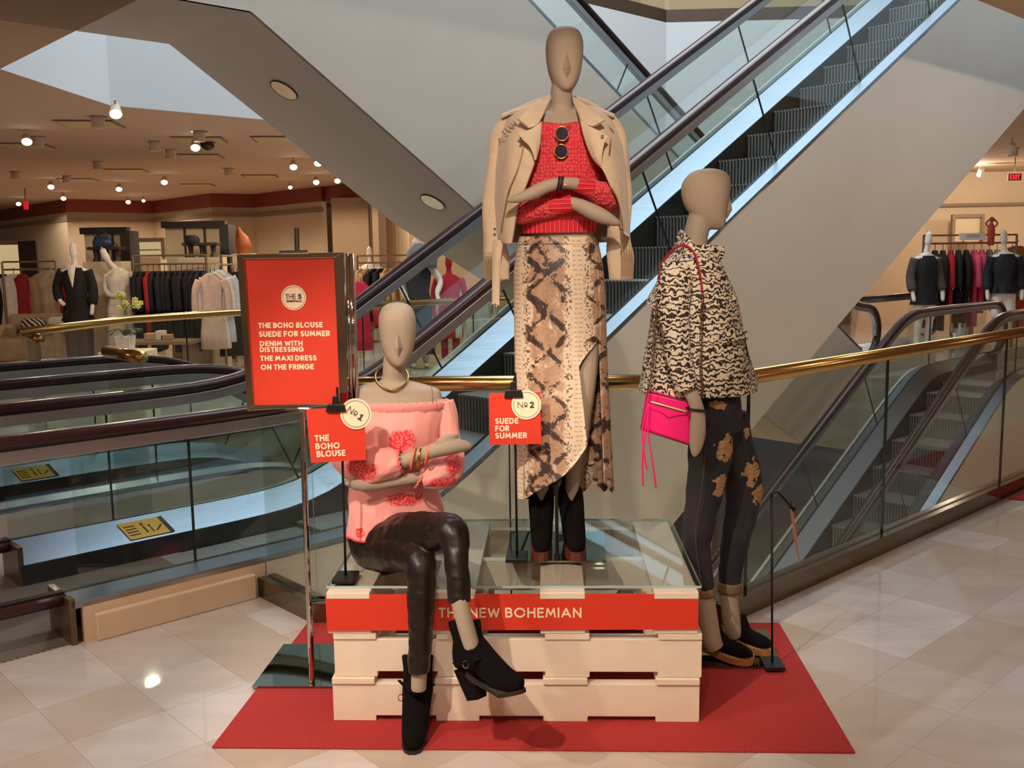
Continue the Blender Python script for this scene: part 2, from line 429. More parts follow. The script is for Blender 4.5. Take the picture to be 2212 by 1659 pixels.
# ---------------------------------------------------------------- escalators
T30 = math.tan(math.radians(30))
def sp(x, r=0.14):
    return x if x > 30 * r else r * math.log(1 + math.exp(x / r))
def flight(z0, s1, s2, sign):
    return lambda u: z0 + sign * T30 * (sp(u - s1) - sp(u - s2))
SV = (1, -1, 0)
def escalator(label, hand, deck, step, vn, vf, ua, ub, ends, clad, steps, breaks, low_end, dir_up):
    root = thing('escalator', label, 'escalator', G(ua, (vn + vf) / 2, 0))
    def put(name, bm, m, **k):
        bmesh.ops.translate(bm, verts=bm.verts, vec=-root.location); return obj(name, bm, m, root, **k)
    N = 90
    us = [ua + (ub - ua) * i / N for i in range(N + 1)]
    for side, v, sg in (('near', vn, 1), ('far', vf, -1)):
        # handrail with its end loops
        e = ends[side]; a, b = e
        P = [G(u, v, hand(u)) for u in [a + (b - a) * i / N for i in range(N + 1)]]
        def loop(u, h, s):
            r = (h - 0.20) / 2 if True else .3
            return [G(u + s * math.sin(t) * r * 1.05, v, h - r + math.cos(t) * r) for t in [math.pi * k / 14 for k in range(1, 15)]] + [G(u - s * (0.12 + .12 * k), v, h - 2 * r) for k in range(3)]
        dz = lambda u: hand(u) - (hand(u) if False else 0)
        fa, fb = loop_base(deck, a), loop_base(deck, b)
        P = loop(a, hand(a), -1)[::-1] if False else P
        la = [G(a - math.sin(t) * .34, v, hand(a) - .33 + math.cos(t) * .33) for t in [math.pi * k / 14 for k in range(1, 15)]] + [G(a + .12 * k, v, hand(a) - .66) for k in (1, 2)]
        lb = [G(b + math.sin(t) * .34, v, hand(b) - .33 + math.cos(t) * .33) for t in [math.pi * k / 14 for k in range(1, 15)]] + [G(b - .12 * k, v, hand(b) - .66) for k in (1, 2)]
        path = la[::-1] + P + lb
        sec = [(.012, -.045), (.022, -.03), (.024, 0), (.022, .03), (.012, .045), (-.008, .047), (-.024, .036), (-.024, -.036), (-.008, -.047)]
        bm = B(); sweep(bm, path, sec, SV); put('handrail', bm, M_HAND, smooth=True)
        bm = B(); sweep(bm, path, [(-.022, -.02), (-.022, .02), (-.032, .02), (-.032, -.02)], SV); put('guide_track', bm, M_BLACK)
        bm = B(); sweep(bm, path[8:-8], [(-.032, -.024), (-.032, .024), (-.085, .024), (-.085, -.024)], SV); put('handrail_profile', bm, M_STEEL2, bevel=.004)
        # glass between deck and handrail, with open joints
        bm = B(); bs = B()
        def pair(u):
            sl = (hand(u + .02) - hand(u - .02)) / .04
            h = hand(u) - deck(u) - .06
            return u, u - sl / (1 + sl * sl) * h
        bl = [pair(u) for u in breaks]
        for (u0, t0), (u1, t1) in zip(bl, bl[1:]):
            k = 10; L = [u0 + .004 + (u1 - u0 - .008) * i / k for i in range(k + 1)]; H_ = [t0 + .004 + (t1 - t0 - .008) * i / k for i in range(k + 1)]
            lo = [G(x, v, deck(x) + .015) for x in L]; hi = [G(x, v, hand(x) - .05) for x in H_]
            for w0 in (-.005, .005):
                off = Vector(SV).normalized() * w0
                A = [bm.verts.new(p + off) for p in lo]; Bv = [bm.verts.new(p + off) for p in hi]
                for i in range(k): bm.faces.new((A[i], A[i + 1], Bv[i + 1], Bv[i]))
        for u0, t0 in bl[1:-1]:
            bs = B()
            a3, b3 = G(u0, v, deck(u0) + .015), G(t0, v, hand(t0) - .05); d = (b3 - a3).normalized(); q = Vector((1, 1, 0)) / S2 * .004
            w = Vector(SV).normalized() * .006
            prism(bs, [a3 - q - w, a3 + q - w, b3 + q - w, b3 - q - w], w * 2); put('glass_joint', bs, M_GEDGE)
        put('balustrade_glass', bm, M_EGLASS)
        # stainless decks either side of the glass, skirt down to the steps
        ud = [e[0] + .24 + (e[1] - e[0] - .48) * i / N for i in range(N + 1)]
        dp = [G(u, v, deck(u)) for u in ud]
        o_ = .10
        bm = B(); sweep(bm, dp, [(.0, sg * o_), (.018, sg * .012), (-.0, sg * .012), (-.03, sg * o_)], SV); put('outer_deck', bm, M_STEEL)
        bm = B(); sweep(bm, dp, [(.019, sg * .012), (.019, -sg * .012), (.004, -sg * .012), (.004, sg * .012)], SV); put('glass_gasket', bm, M_BLACK)
        bm = B(); sweep(bm, dp, [(.018, -sg * .012), (-.075, -sg * .15), (-.09, -sg * .15), (.0, -sg * .012)], SV); put('inner_deck', bm, M_STEEL)
        bm = B(); sweep(bm, dp, [(-.078, -sg * .15), (-.078, -sg * .155), (-.34, -sg * .155), (-.34, -sg * .15)], SV); put('skirt', bm, M_SKIRT)
        # end caps (newels)
        for uu in (e[0] + .24, e[1] - .24):
            bm = B(); z = deck(uu); vv0, vv1 = sorted((v - sg * .1 - 0, v + sg * .15))
            boxg(bm, uu - .012, uu + .012, v - (.1 if sg > 0 else .15), v + (.15 if sg > 0 else .1), z - .18, z + .012)
            put('newel', bm, M_NEWEL)
    # steps
    for u in steps:
        bm = B(); boxg(bm, u, u + .4, vn + .165, vf - .165, step(u) - .236, step(u) - .012); boxg(bm, u - .004, u + .404, vn + .165, vf - .165, step(u) - .012, step(u), 1)
        ob = put('step', bm, [M_STEP, M_TREAD])
    bm = B(); us_ = [min(steps), max(steps)]
    a = min(ends['near'][0], us_[0]) - 1.1
    boxg(bm, ua - 1.2, us_[0], vn - .08, vf + .08, step(ua) - .02, step(ua) + .004); put('comb_plate', bm, M_COMB)
    # cladding: face polygons in the (u, z) plane with real depth
    for v, poly in clad:
        bm = B(); prism(bm, [G(u, v, z) for u, z in poly], Vector(SV).normalized() * (-.03))
        put('side_cladding', bm, M_CLAD)
    low = low_end
    if low:
        bm = B(); lo = [G(u, vn - .1, z) for u, z in low]; hi = [G(u, vf + .1, z) for u, z in low]
        A = [bm.verts.new(p) for p in lo]; Bv = [bm.verts.new(p) for p in hi]
        for i in range(len(A) - 1): bm.faces.new((A[i], A[i + 1], Bv[i + 1], Bv[i]))
        put('soffit', bm, M_CLAD)
    return root
def loop_base(deck, u): return deck(u)

# the flight rising to the upper right
h1 = flight(.83, 2.59, 10.58, 1); d1 = flight(.177, 2.93, 10.92, 1); s1 = flight(0.0, 2.84, 10.83, 1)
VN, VF = 4.0, 4.95
low1 = [(2.06, -1.99), (6.091, .330), (7.098, .908), (10.727, 2.915), (12.0, 3.65), (15.0, 3.65)]
top1 = [(15.0, d1(15.) - .02)] + [(u, d1(u) - .02) for u in [12 - .15 * k for k in range(0, 66)]] + [(2.06, .16)]
e1 = escalator('escalator rising to the upper right behind the standing mannequin', h1, d1, s1, VN, VF, .95, 13.0,
    {'near': (.98, 13.0), 'far': (1.05, 13.0)}, [(VN - .1, low1 + top1), (VF + .13, low1 + top1)],
    [1.94 + .4 * k for k in range(0, 24)], [1.28, 1.78, 2.86, 3.95, 5.15, 6.35, 7.55, 8.75, 9.95, 11.15, 12.75], low1, 1)
bm = B(); boxg(bm, 1.30, 2.0, 3.872, 3.902, 0, .112); o = obj('stone_plinth', bm, M_STONE, bevel=.006); o.parent = e1; o.location = -e1.location
bm = B(); boxg(bm, 1.26, 2.07, 3.9, 3.93, 0, .165); o = obj('stone_panel', bm, M_STONE); o.parent = e1; o.location = -e1.location
# the flight below it, arriving on this floor at the right
e3 = copy_tree(e1); e3.location.z -= 4.61
e3['label'] = 'escalator coming up from below to the landing at right'
for c in list(e3.children):
    if c.name.startswith('stone'): bpy.data.objects.remove(c)
# the crossing pair: down from this floor behind, and from the upper floor to this one
VN2, VF2 = 5.78, 6.78
h4 = flight(.85, 2.93, 10.92, -1); d4 = flight(.18, 3.25, 11.24, -1); s4 = flight(0.0, 3.16, 11.15, -1)
low4 = [(-3, 3.03 - 4.61), (3.09, 3.03 - 4.61), (4.994, 1.80 - 4.61), (9.72, -.649 - 4.61), (10.6, -.7 - 4.61), (13.0, -.7 - 4.61)]
top4 = [(13.0, d4(13.0) - .02)] + [(u, d4(u) - .02) for u in [12.9 - .15 * k for k in range(0, 76)]] + [(-3, .16)]
e4 = escalator('escalator going down to the right behind the handrails at left', h4, d4, s4, VN2, VF2, 1.0, 12.6,
    {'near': (.6, 11.2), 'far': (.6, 15.2)}, [(VN2 - .1, low4 + top4)],
    [1.5 + .4 * k for k in range(0, 14)], [1.2, 2.36, 3.3, 4.4, 5.5, 6.6, 7.7, 8.8, 9.9, 10.95], low4, -1)
e2 = copy_tree(e4); e2.location.z += 4.61
e2['label'] = 'escalator crossing down from the upper left with a broad pale side'

# ---------------------------------------------------------------- guards around the well
def guard(label, pts, rail_z, seams, shoe=True, post=(), r=.031, inset=0.0, group=None):
    P = [Vector((p[0], p[1], 0)) for p in pts]
    t = thing('glass_guardrail', label, 'guardrail', P[0], group=group)
    def put(name, bm, m, **k):
        bmesh.ops.translate(bm, verts=bm.verts, vec=-P[0]); return obj(name, bm, m, t, **k)
    bm = B(); tube(bm, [p + Vector((0, 0, rail_z)) for p in P], r, 20); put('brass_rail', bm, M_BRASS, smooth=True)
    for i in range(len(P) - 1):
        a, b = P[i], P[i + 1]; d = (b - a).normalized(); n = Vector((-d.y, d.x, 0)); L = (b - a).length
        ss = [0.0] + [s for s in (seams[i] if i < len(seams) else [])] + [L]
        for s0, s1_ in zip(ss, ss[1:]):
            bm = B(); prism(bm, [a + d * (s0 + .005) - n * .006 + Vector((0, 0, .03)), a + d * (s1_ - .005) - n * .006 + Vector((0, 0, .03)), a + d * (s1_ - .005) - n * .006 + Vector((0, 0, rail_z - r * .8)), a + d * (s0 + .005) - n * .006 + Vector((0, 0, rail_z - r * .8))], n * .012)
            put('glass_panel', bm, M_GLASS)
        for s in ss[1:-1]:
            bm = B(); q = a + d * s; box(bm, q.x, q.y, (rail_z - r) / 2 + .02, .007, .013, rail_z - r - .04, Matrix.Rotation(math.atan2(d.y, d.x), 3, 'Z')); put('glass_joint', bm, M_GEDGE)
        if shoe:
            bm = B(); R = Matrix.Rotation(math.atan2(d.y, d.x), 3, 'Z'); c = (a + b) / 2
            for w in (-1, 1):
                q = c + n * (w * .026); box(bm, q.x, q.y, .045, L + .04, .036, .09, R)
            put('base_shoe', bm, M_SHOE)
            bm = B(); box(bm, c.x, c.y, .0465, L, .016, .089, R); put('gasket', bm, M_BLACK)
    return t
fl, fr = (-.99, 3.885), (.655, 3.885)
guard('brass rail on glass right behind the display mat', [fl, fr], 1.0, [[.82]])
q = [(p.x, p.y) for p in (G(3.21, 2.255), G(11.6, 2.255))]
guard('long brass rail on glass running away to the right', q, 1.0, [[.2, 1.41, 2.92, 4.4, 5.9, 7.4]])
q = [(p.x, p.y) for p in (G(2.06, 3.455), G(2.06, 3.87))]
guard('short glass guard between the poster stand and the escalator', q, 1.0, [[]])
q = [(-3.93, 6.95), (-3.507, 6.306), (-3.329, 7.585)] + [(p.x, p.y) for p in (G(3.9, 7.85), G(10.9, 7.85))]
guard('brass rail on glass along the far side of the well', q[1:], 1.05, [[], [.5], [1.4, 2.8, 4.2]])
for lab, a, b in (('brass stub rail between the two escalators at left', G(2.05, 5.12), G(2.05, 5.62)),
                  ('brass stub rail beside the far guard at upper left', G(2.08, 6.9), G(2.18, 7.5)),
                  ('brass stub rail over the landing at the right', G(14.14, 6.62), G(14.48, 6.34))):
    guard(lab, [(a.x, a.y), (b.x, b.y)], 1.0, [[]], False, r=.034 if a.x < 0 else .05)

# ================================================================ the display
M_SKIN = mat('mannequin_skin', rgb(168, 150, 132), 0.62, spec=0.3)
M_BOARD = mat('orange_red_board', rgb(214, 52, 26), 0.6, noise=0.03, nscale=300)
M_PRINT = mat('cream_print', rgb(250, 222, 190), 0.6)
M_INK = mat('dark_ink', rgb(60, 48, 40), 0.6)
M_PALLET = mat('painted_pallet_wood', rgb(232, 214, 194), 0.55, noise=0.03, nscale=14, bump=0.15, bscale=40)
M_CHROME = mat('chrome', rgb(206, 200, 192), 0.06, 1.0)
M_MIRROR = mat('mirror_plate', rgb(150, 158, 152), 0.03, 1.0)
M_BLK = mat('black_metal', rgb(24, 21, 21), 0.4, spec=0.4)
M_GOLD = mat('gold', rgb(224, 176, 100), 0.2, 1.0)
M_TOPGLASS = glass('table_glass', (0.95, 0.97, 0.96, 1), 0.05)
M_TOPEDGE = mat('glass_rim', rgb(170, 196, 196), 0.15)

def carpet_mat():
    t = NT('red_mat_pile'); nz = t.add('ShaderNodeTexNoise', i_Scale=260.0, i_Detail=2.0); t.link(t.coord(), nz.inputs['Vector'])
    n2 = t.add('ShaderNodeTexNoise', i_Scale=5.0, i_Detail=3.0); t.link(t.coord(), n2.inputs['Vector'])
    c = t.mix(t.ramp(nz.outputs['Fac'], [(0.3, 0.0), (0.7, 1.0)]), rgb(142, 30, 32), rgb(192, 54, 50))
    c = t.mix(t.ramp(n2.outputs['Fac'], [(0.4, 0.0), (0.65, 0.25)]), c, rgb(176, 48, 46))
    t.set(Base_Color=c, Roughness=0.95); t.bump(nz.outputs['Fac'], 0.6, 0.004); return t.m
bm = B(); prism(bm, [(-1.064, 2.815, 0), (.912, 2.807, 0), (.925, 3.85, 0), (-1.02, 3.85, 0)], (0, 0, .008))
tag(obj('floor_mat', bm, carpet_mat(), bevel=.003), 'red carpet mat under the whole fashion display', 'mat')
MZ = .008
# ---- two stacked pallets
def pallet(label, x0, x1, y0, y1, z0, z1, deck_over):
    t = thing('pallet', label, 'pallet', ((x0 + x1) / 2, y0, z0), group=None); L = t.location
    W_ = x1 - x0; D = y1 - y0; h = z1 - z0
    bl = [(0, .115), (.29, .425), (.58, .70), (.885, 1.0)]
    bl = [(0, .118), (.283, .402), (.577, .698), (.882, 1.0)]
    rails = ((y0, y0 + .04), ((y0 + y1) / 2 - .02, (y0 + y1) / 2 + .02), (y1 - .04, y1))
    for ya, yb in rails:                                 # notched stringers
        bm = B()
        pts = [(x0, z0)]
        for i, (a, b) in enumerate(bl):
            if i: pts += [(x0 + a * W_, z0 + .018), (x0 + a * W_, z0)]
            pts += [(x0 + b * W_, z0)]
            if i < 3: pts += [(x0 + b * W_, z0 + .018)]
        pts += [(x1, z1 - .022), (x0, z1 - .022)]
        prism(bm, [(p[0] - L.x, ya - L.y, p[1] - L.z) for p in pts][::-1], (0, yb - ya, 0)); obj('stringer', bm, M_PALLET, t, bevel=.002)
    for k, (a, b) in enumerate(bl):                       # deck boards run front to back
        bm = B(); xa, xb = x0 + a * W_ - (.0 if k else 0), x0 + b * W_
        box(bm, (xa + xb) / 2 - L.x, D / 2 - .004, h - .011, xb - xa, D + deck_over, .022); obj('deck_board', bm, M_PALLET, t, bevel=.003)
    return t
pallet('lower white painted pallet resting on the red mat', -.719, .470, 2.988, 3.80, MZ, .158, .008)
pallet('second white pallet carrying the orange banner', -.710, .476, 2.990, 3.80, .1585, .308, .004)
pallet('topmost white pallet right under the glass sheet', -.724, .462, 2.982, 3.80, .3085, .448, .010)
bm = B(); box(bm, -.128, 3.413, .4525, 1.206, .80, .008); o = obj('glass_sheet', bm, [M_TOPGLASS])
bm = B(); 
for cx, cy, sx, sy in ((-.128, 3.0125, 1.206, .001), (-.128, 3.8135, 1.206, .001), (.4755, 3.413, .001, .80), (-.7315, 3.413, .001, .80)): box(bm, cx, cy, .4525, sx, sy, .0078)
r_ = obj('glass_rim', bm, M_TOPEDGE, o)
tag(o, 'clear glass sheet lying on the white pallets', 'glass top')
TZ = .4567
# ---- banner on the pallet front
t = thing('banner', 'long orange THE NEW BOHEMIAN banner on the pallet front', 'banner', (-.13, 2.975, .32)); L = t.location
bm = B(); prism(bm, [(-.596, 0, 0), (.592, 0, .006), (.590, 0, .124), (.50, 0, .124), (.47, 0, .121), (.44, 0, .1215), (.40, 0, .1235), (-.598, 0, .121)][::-1], (0, .003, 0)); obj('board', bm, M_BOARD, t)
bm = B(); text(bm, 'THE NEW BOHEMIAN', -.234, .045, .033, .17, .462, O=(0, -.0005, 0)); obj('lettering', bm, M_PRINT, t)

# ---- silhouettes and garments
def sil(rows, n=4):
    """rows (py, xl, xr, Y, ry[, pow]) -> loft rings, interpolated"""
    rows = [tuple(r) + ((1.0,) if len(r) < 6 else ()) for r in rows]
    R = crom(rows, n); out = []
    for py, xl, xr, Y, ry, pw in R:
        a, b = at(xl, py, Y), at(xr, py, Y); out.append(((a + b) / 2, (b - a).length / 2, ry, pw))
    return out
def pxtube(bm, pts, n=6, seg=14, flat=1.0, up=None, jitter=None, cap=True):
    """pts (px, py, Y, radius in px)"""
    P = []; R = []
    for px, py, Y, r in pts:
        P.append(tuple(at(px, py, Y))); R.append(r * Y / FPX)
    return tube(bm, P, R, seg, n, cap, 0, flat, up, jitter)
def patch(bm, rows, nu=5, nv=5, thick=0.004, mi=0, fn=None):
    """smooth surface through rows of (px, py, Y) points"""
    G0 = [[tuple(at(*p)) for p in r] for r in rows]
    return gridsurf(bm, G0, nu, nv, thick, mi, fn)
def gridsurf(bm, G0, nu=5, nv=5, thick=0.004, mi=0, fn=None):
    rr = [crom(r, nu) for r in G0]
    cols = [crom([r[j] for r in rr], nv) for j in range(len(rr[0]))]
    grid = [[Vector(cols[j][i]) for j in range(len(cols))] for i in range(len(cols[0]))]
    if fn: grid = [[fn(p, i / (len(grid) - 1), j / (len(grid[0]) - 1)) for j, p in enumerate(r)] for i, r in enumerate(grid)]
    nI, nJ = len(grid), len(grid[0]); nr = []
    for i in range(nI):
        q = []
        for j in range(nJ):
            a = grid[min(i + 1, nI - 1)][j] - grid[max(i - 1, 0)][j]; b = grid[i][min(j + 1, nJ - 1)] - grid[i][max(j - 1, 0)]
            n = b.cross(a); q.append(n.normalized() if n.length > 1e-9 else Vector((0, -1, 0)))
        nr.append(q)
    A = [[bm.verts.new(grid[i][j] + nr[i][j] * thick / 2) for j in range(nJ)] for i in range(nI)]
    C = [[bm.verts.new(grid[i][j] - nr[i][j] * thick / 2) for j in range(nJ)] for i in range(nI)]
    for i in range(nI - 1):
        for j in range(nJ - 1):
            bm.faces.new((A[i][j], A[i][j + 1], A[i + 1][j + 1], A[i + 1][j])).material_index = mi
            bm.faces.new((C[i][j], C[i + 1][j], C[i + 1][j + 1], C[i][j + 1])).material_index = mi
    for i in range(nI - 1):
        for j in (0, nJ - 1):
            bm.faces.new((A[i][j], A[i + 1][j], C[i + 1][j], C[i][j])).material_index = mi
    for j in range(nJ - 1):
        for i in (0, nI - 1):
            bm.faces.new((A[i][j], C[i][j], C[i][j + 1], A[i][j + 1])).material_index = mi
    return bm
def fuse(name, bm, m, parent, voxel=0.005, smooth=4, label=None):
    """one continuous skin out of overlapping closed shapes"""
    bmesh.ops.recalc_face_normals(bm, faces=bm.faces)
    o = obj(name, bm, m, None)
    r = o.modifiers.new('r', 'REMESH'); r.mode = 'VOXEL'; r.voxel_size = voxel; r.use_smooth_shade = True
    s = o.modifiers.new('s', 'SMOOTH'); s.iterations = smooth; s.factor = 0.5
    dg = bpy.context.evaluated_depsgraph_get(); me = bpy.data.meshes.new_from_object(o.evaluated_get(dg))
    old = o.data; o.modifiers.clear(); o.data = me; bpy.data.meshes.remove(old); me.name = name
    me.polygons.foreach_set('use_smooth', [True] * len(me.polygons))
    if not me.materials: me.materials.append(m)
    if parent: put(o, parent)
    if label: o['label'] = label
    return o
def put(o, parent):                       # parent a mesh built in world coordinates
    o.data.transform(Matrix.Translation(-parent.location)); o.parent = parent; return o
def wpart(name, bm, m, parent, **k):
    o = obj(name, bm, m, None, **k); return put(o, parent)
def wrinkle(amp, freq, seed=0.0, stretch=(1, 1, 1)):
    def f(p):
        q = Vector((p.x * stretch[0], p.y * stretch[1], p.z * stretch[2])) * freq + Vector((seed, seed * 1.7, seed * .3))
        return amp * pnoise(q)
    return f
def head(bm, top, yaw, scale=1.0):
    """egg-shaped blank head with a wedge nose; top = crown point; returns nothing, adds to bm"""
    R = Matrix.Rotation(yaw, 3, 'Z')           # faces -Y at yaw 0
    # (z below crown, half width, front depth, back depth) in metres
    prof = [(0.0, .004, .004, .004), (.004, .026, .030, .036), (.013, .044, .055, .060), (.030, .056, .072, .080), (.055, .0625, .078, .094),
            (.085, .0625, .076, .096), (.115, .060, .071, .090), (.140, .056, .067, .078), (.160, .051, .065, .062), (.180, .044, .063, .040), (.198, .034, .060, .012), (.210, .022, .055, -.01), (.2155, .010, .046, -.022)]
    prof = crom(prof, 3); rings = []
    for z, w, f, b in prof:
        ring = []
        for k in range(28):
            a = 2 * math.pi * k / 28; ca, sa = math.cos(a), math.sin(a)
            y = (-f if sa > 0 else b) * abs(sa) ** .85 if True else 0
            x = w * math.copysign(abs(ca) ** .85, ca)
            if sa < 0: y = b * abs(sa) ** .85
            ring.append(bm.verts.new(Vector(top) + R @ (Vector((x, y, -z)) * scale)))
        rings.append(ring)
    ringlink(bm, rings[::-1], True, True)
def nose(o, top, yaw, scale=1.0):
    # bridge, tip, wings, under point: a crisp wedge on the finished head
    R = Matrix.Rotation(yaw, 3, 'Z'); bm = bmesh.new(); bm.from_mesh(o.data); off = o.parent.location
    P = [(0, -.0735, -.095), (0, -.0835, -.146), (-.0155, -.0655, -.149), (.0155, -.0655, -.149), (0, -.0655, -.180), (0, -.05, -.12)]
    vs = [bm.verts.new(Vector(top) + R @ (Vector(p) * scale) - off) for p in P]
    for f in ((0, 2, 1), (0, 1, 3), (1, 2, 4), (1, 4, 3), (0, 5, 2), (0, 3, 5), (2, 5, 4), (4, 5, 3)): bm.faces.new([vs[i] for i in f]).smooth = False
    bm.to_mesh(o.data); bm.free()
def boot(parent, foot, fwd, heel, length, mats, size=1.0, lean=(0, 0, 1), shaft=.12, name='boot', notch=.022, platform=.0, label=None, w=.046, wide=0.0):
    """ankle boot: foot = floor point under the heel, fwd = toe direction; children sole, heel"""
    f = Vector(fwd).normalized(); up = Vector(lean).normalized(); up0 = (up - f * up.dot(f)).normalized(); s = f.cross(up0)
    o = Vector(foot)
    def P(x, y, z): return o + s * x + f * y + up0 * z
    bm = B()
    # leg and foot as one bent skin
    hz = heel + platform
    path = [(0, .0, hz + .075 + shaft, w * 1.06), (0, .0, hz + .075 + shaft * .5, w * .98), (0, .004, hz + .085, w * .98), (0, .02, hz + .055, w * 1.02), (0, length * .36, platform + heel * .55 + .045, w * .92), (0, length * .62, platform + heel * .12 + .036, w * .84), (0, length * .82, platform + .030, w * .72), (0, length * .95, platform + .024, w * .5), (0, length, platform + .020, w * .2)]
    Pp = [tuple(P(*q[:3])) for q in path]
    tube(bm, Pp, [q[3] for q in path], 18, 4, True, 0, 1.0 if not wide else 1.0, tuple(up0 if False else f * .0 + s))
    tube(bm, [tuple(P(0, -.035, hz + .02)), tuple(P(0, -.02, hz + .06)), tuple(P(0, 0, hz + .1))], [w * .7, w * .9, w * .9], 14, 3)
    ob = fuse(name, bm, mats[0], parent, .004, 5, label)
    # keep the underside flat above the sole
    bs = B(); out = []
    for y, hw in ((-.045, .3), (-.035, .62), (0, .74), (length * .3, .66), (length * .6, .82), (length * .8, .76), (length * .95, .5), (length * 1.01, .2)): out.append((y, hw * w))
    def zs(y):
        t = min(1, max(0, y / (length * .62))); return platform + heel * (1 - t) ** 1.6 * (1 if y < length * .62 else 0)
    top = [(x, y) for y, x in out] + [(-x, y) for y, x in out[::-1]]
    A = [bs.verts.new(P(x, y, zs(y) + .012)) for x, y in top]; C = [bs.verts.new(P(x, y, zs(y) - (platform * .98 if y > length * .4 else 0))) for x, y in top]
    bs.faces.new(A); bs.faces.new(C[::-1]); n = len(A)
    for i in range(n): bs.faces.new((A[i], C[i], C[(i + 1) % n], A[(i + 1) % n]))
    wpart('sole', bs, mats[1], parent).parent = ob
    hT = hz + .075 + shaft; loc = parent.location
    for vtx in ob.data.vertices:
        q = vtx.co + loc - o; hh = q.dot(up0)
        if hh > hT - .07:
            xx, yy = q.dot(s), q.dot(f)
            if yy > -.01: vtx.co -= up0 * (notch * math.exp(-(xx / (w * .36)) ** 2) * (hh - hT + .07) / .07)
            elif abs(xx) < w * .6: vtx.co += up0 * (.012 * (hh - hT + .07) / .07)
    bpy.data.objects[-1] if False else None
    bh = B()
    if heel > .02:
        r0 = [bh.verts.new(P(x * .6 * w, y, .0)) for x, y in ((-.8, -.034), (.8, -.034), (.8, .006), (-.8, .006))]
        r1 = [bh.verts.new(P(x * .75 * w, y, hz + .02)) for x, y in ((-1, -.05), (1, -.05), (1, .02), (-1, .02))]
        ringlink(bh, [r0, r1])
        wpart('heel', bh, mats[2], parent).parent = ob
    return ob

# ---------------------------------------------------------------- cloth materials
def knit(name, c0, c1, sx=95, sz=80):
    t = NT(name); vo = t.add('ShaderNodeTexVoronoi', i_Scale=1.0); t.link(t.coord('Object', (sx, sx * .6, sz)), vo.inputs['Vector'])
    vo.inputs['Randomness'].default_value = 0.55
    f = t.ramp(vo.outputs['Distance'], [(0.1, 1.0), (0.75, 0.0)])
    t.set(Base_Color=t.mix(f, c0, c1), Roughness=0.8); t.b.inputs['Sheen Weight'].default_value = 0.2; t.bump(f, 0.9, 0.006); return t.m
def rib(name, c0, c1, axis=0, freq=130.0):
    t = NT(name); sp_ = t.add('ShaderNodeSeparateXYZ'); t.link(t.coord(), sp_.inputs[0])
    w = t.math('SINE', t.math('MULTIPLY', sp_.outputs[axis], freq * 6.283 / 2)); f = t.ramp(w, [(0.0, 0.0), (0.8, 1.0)])
    t.set(Base_Color=t.mix(f, c0, c1), Roughness=0.8); t.bump(f, 0.8, 0.005); return t.m
M_KNIT = knit('coral_knit', rgb(206, 30, 48), rgb(248, 84, 92)); M_RIB = rib('coral_rib', rgb(206, 30, 48), rgb(244, 70, 80))
M_SUEDE = mat('beige_suede', rgb(206, 182, 154), 0.9, noise=0.07, nscale=30, sheen=0.3, bump=0.1, bscale=120)
M_SUEDED = mat('suede_lining', rgb(120, 62, 50), 0.85)
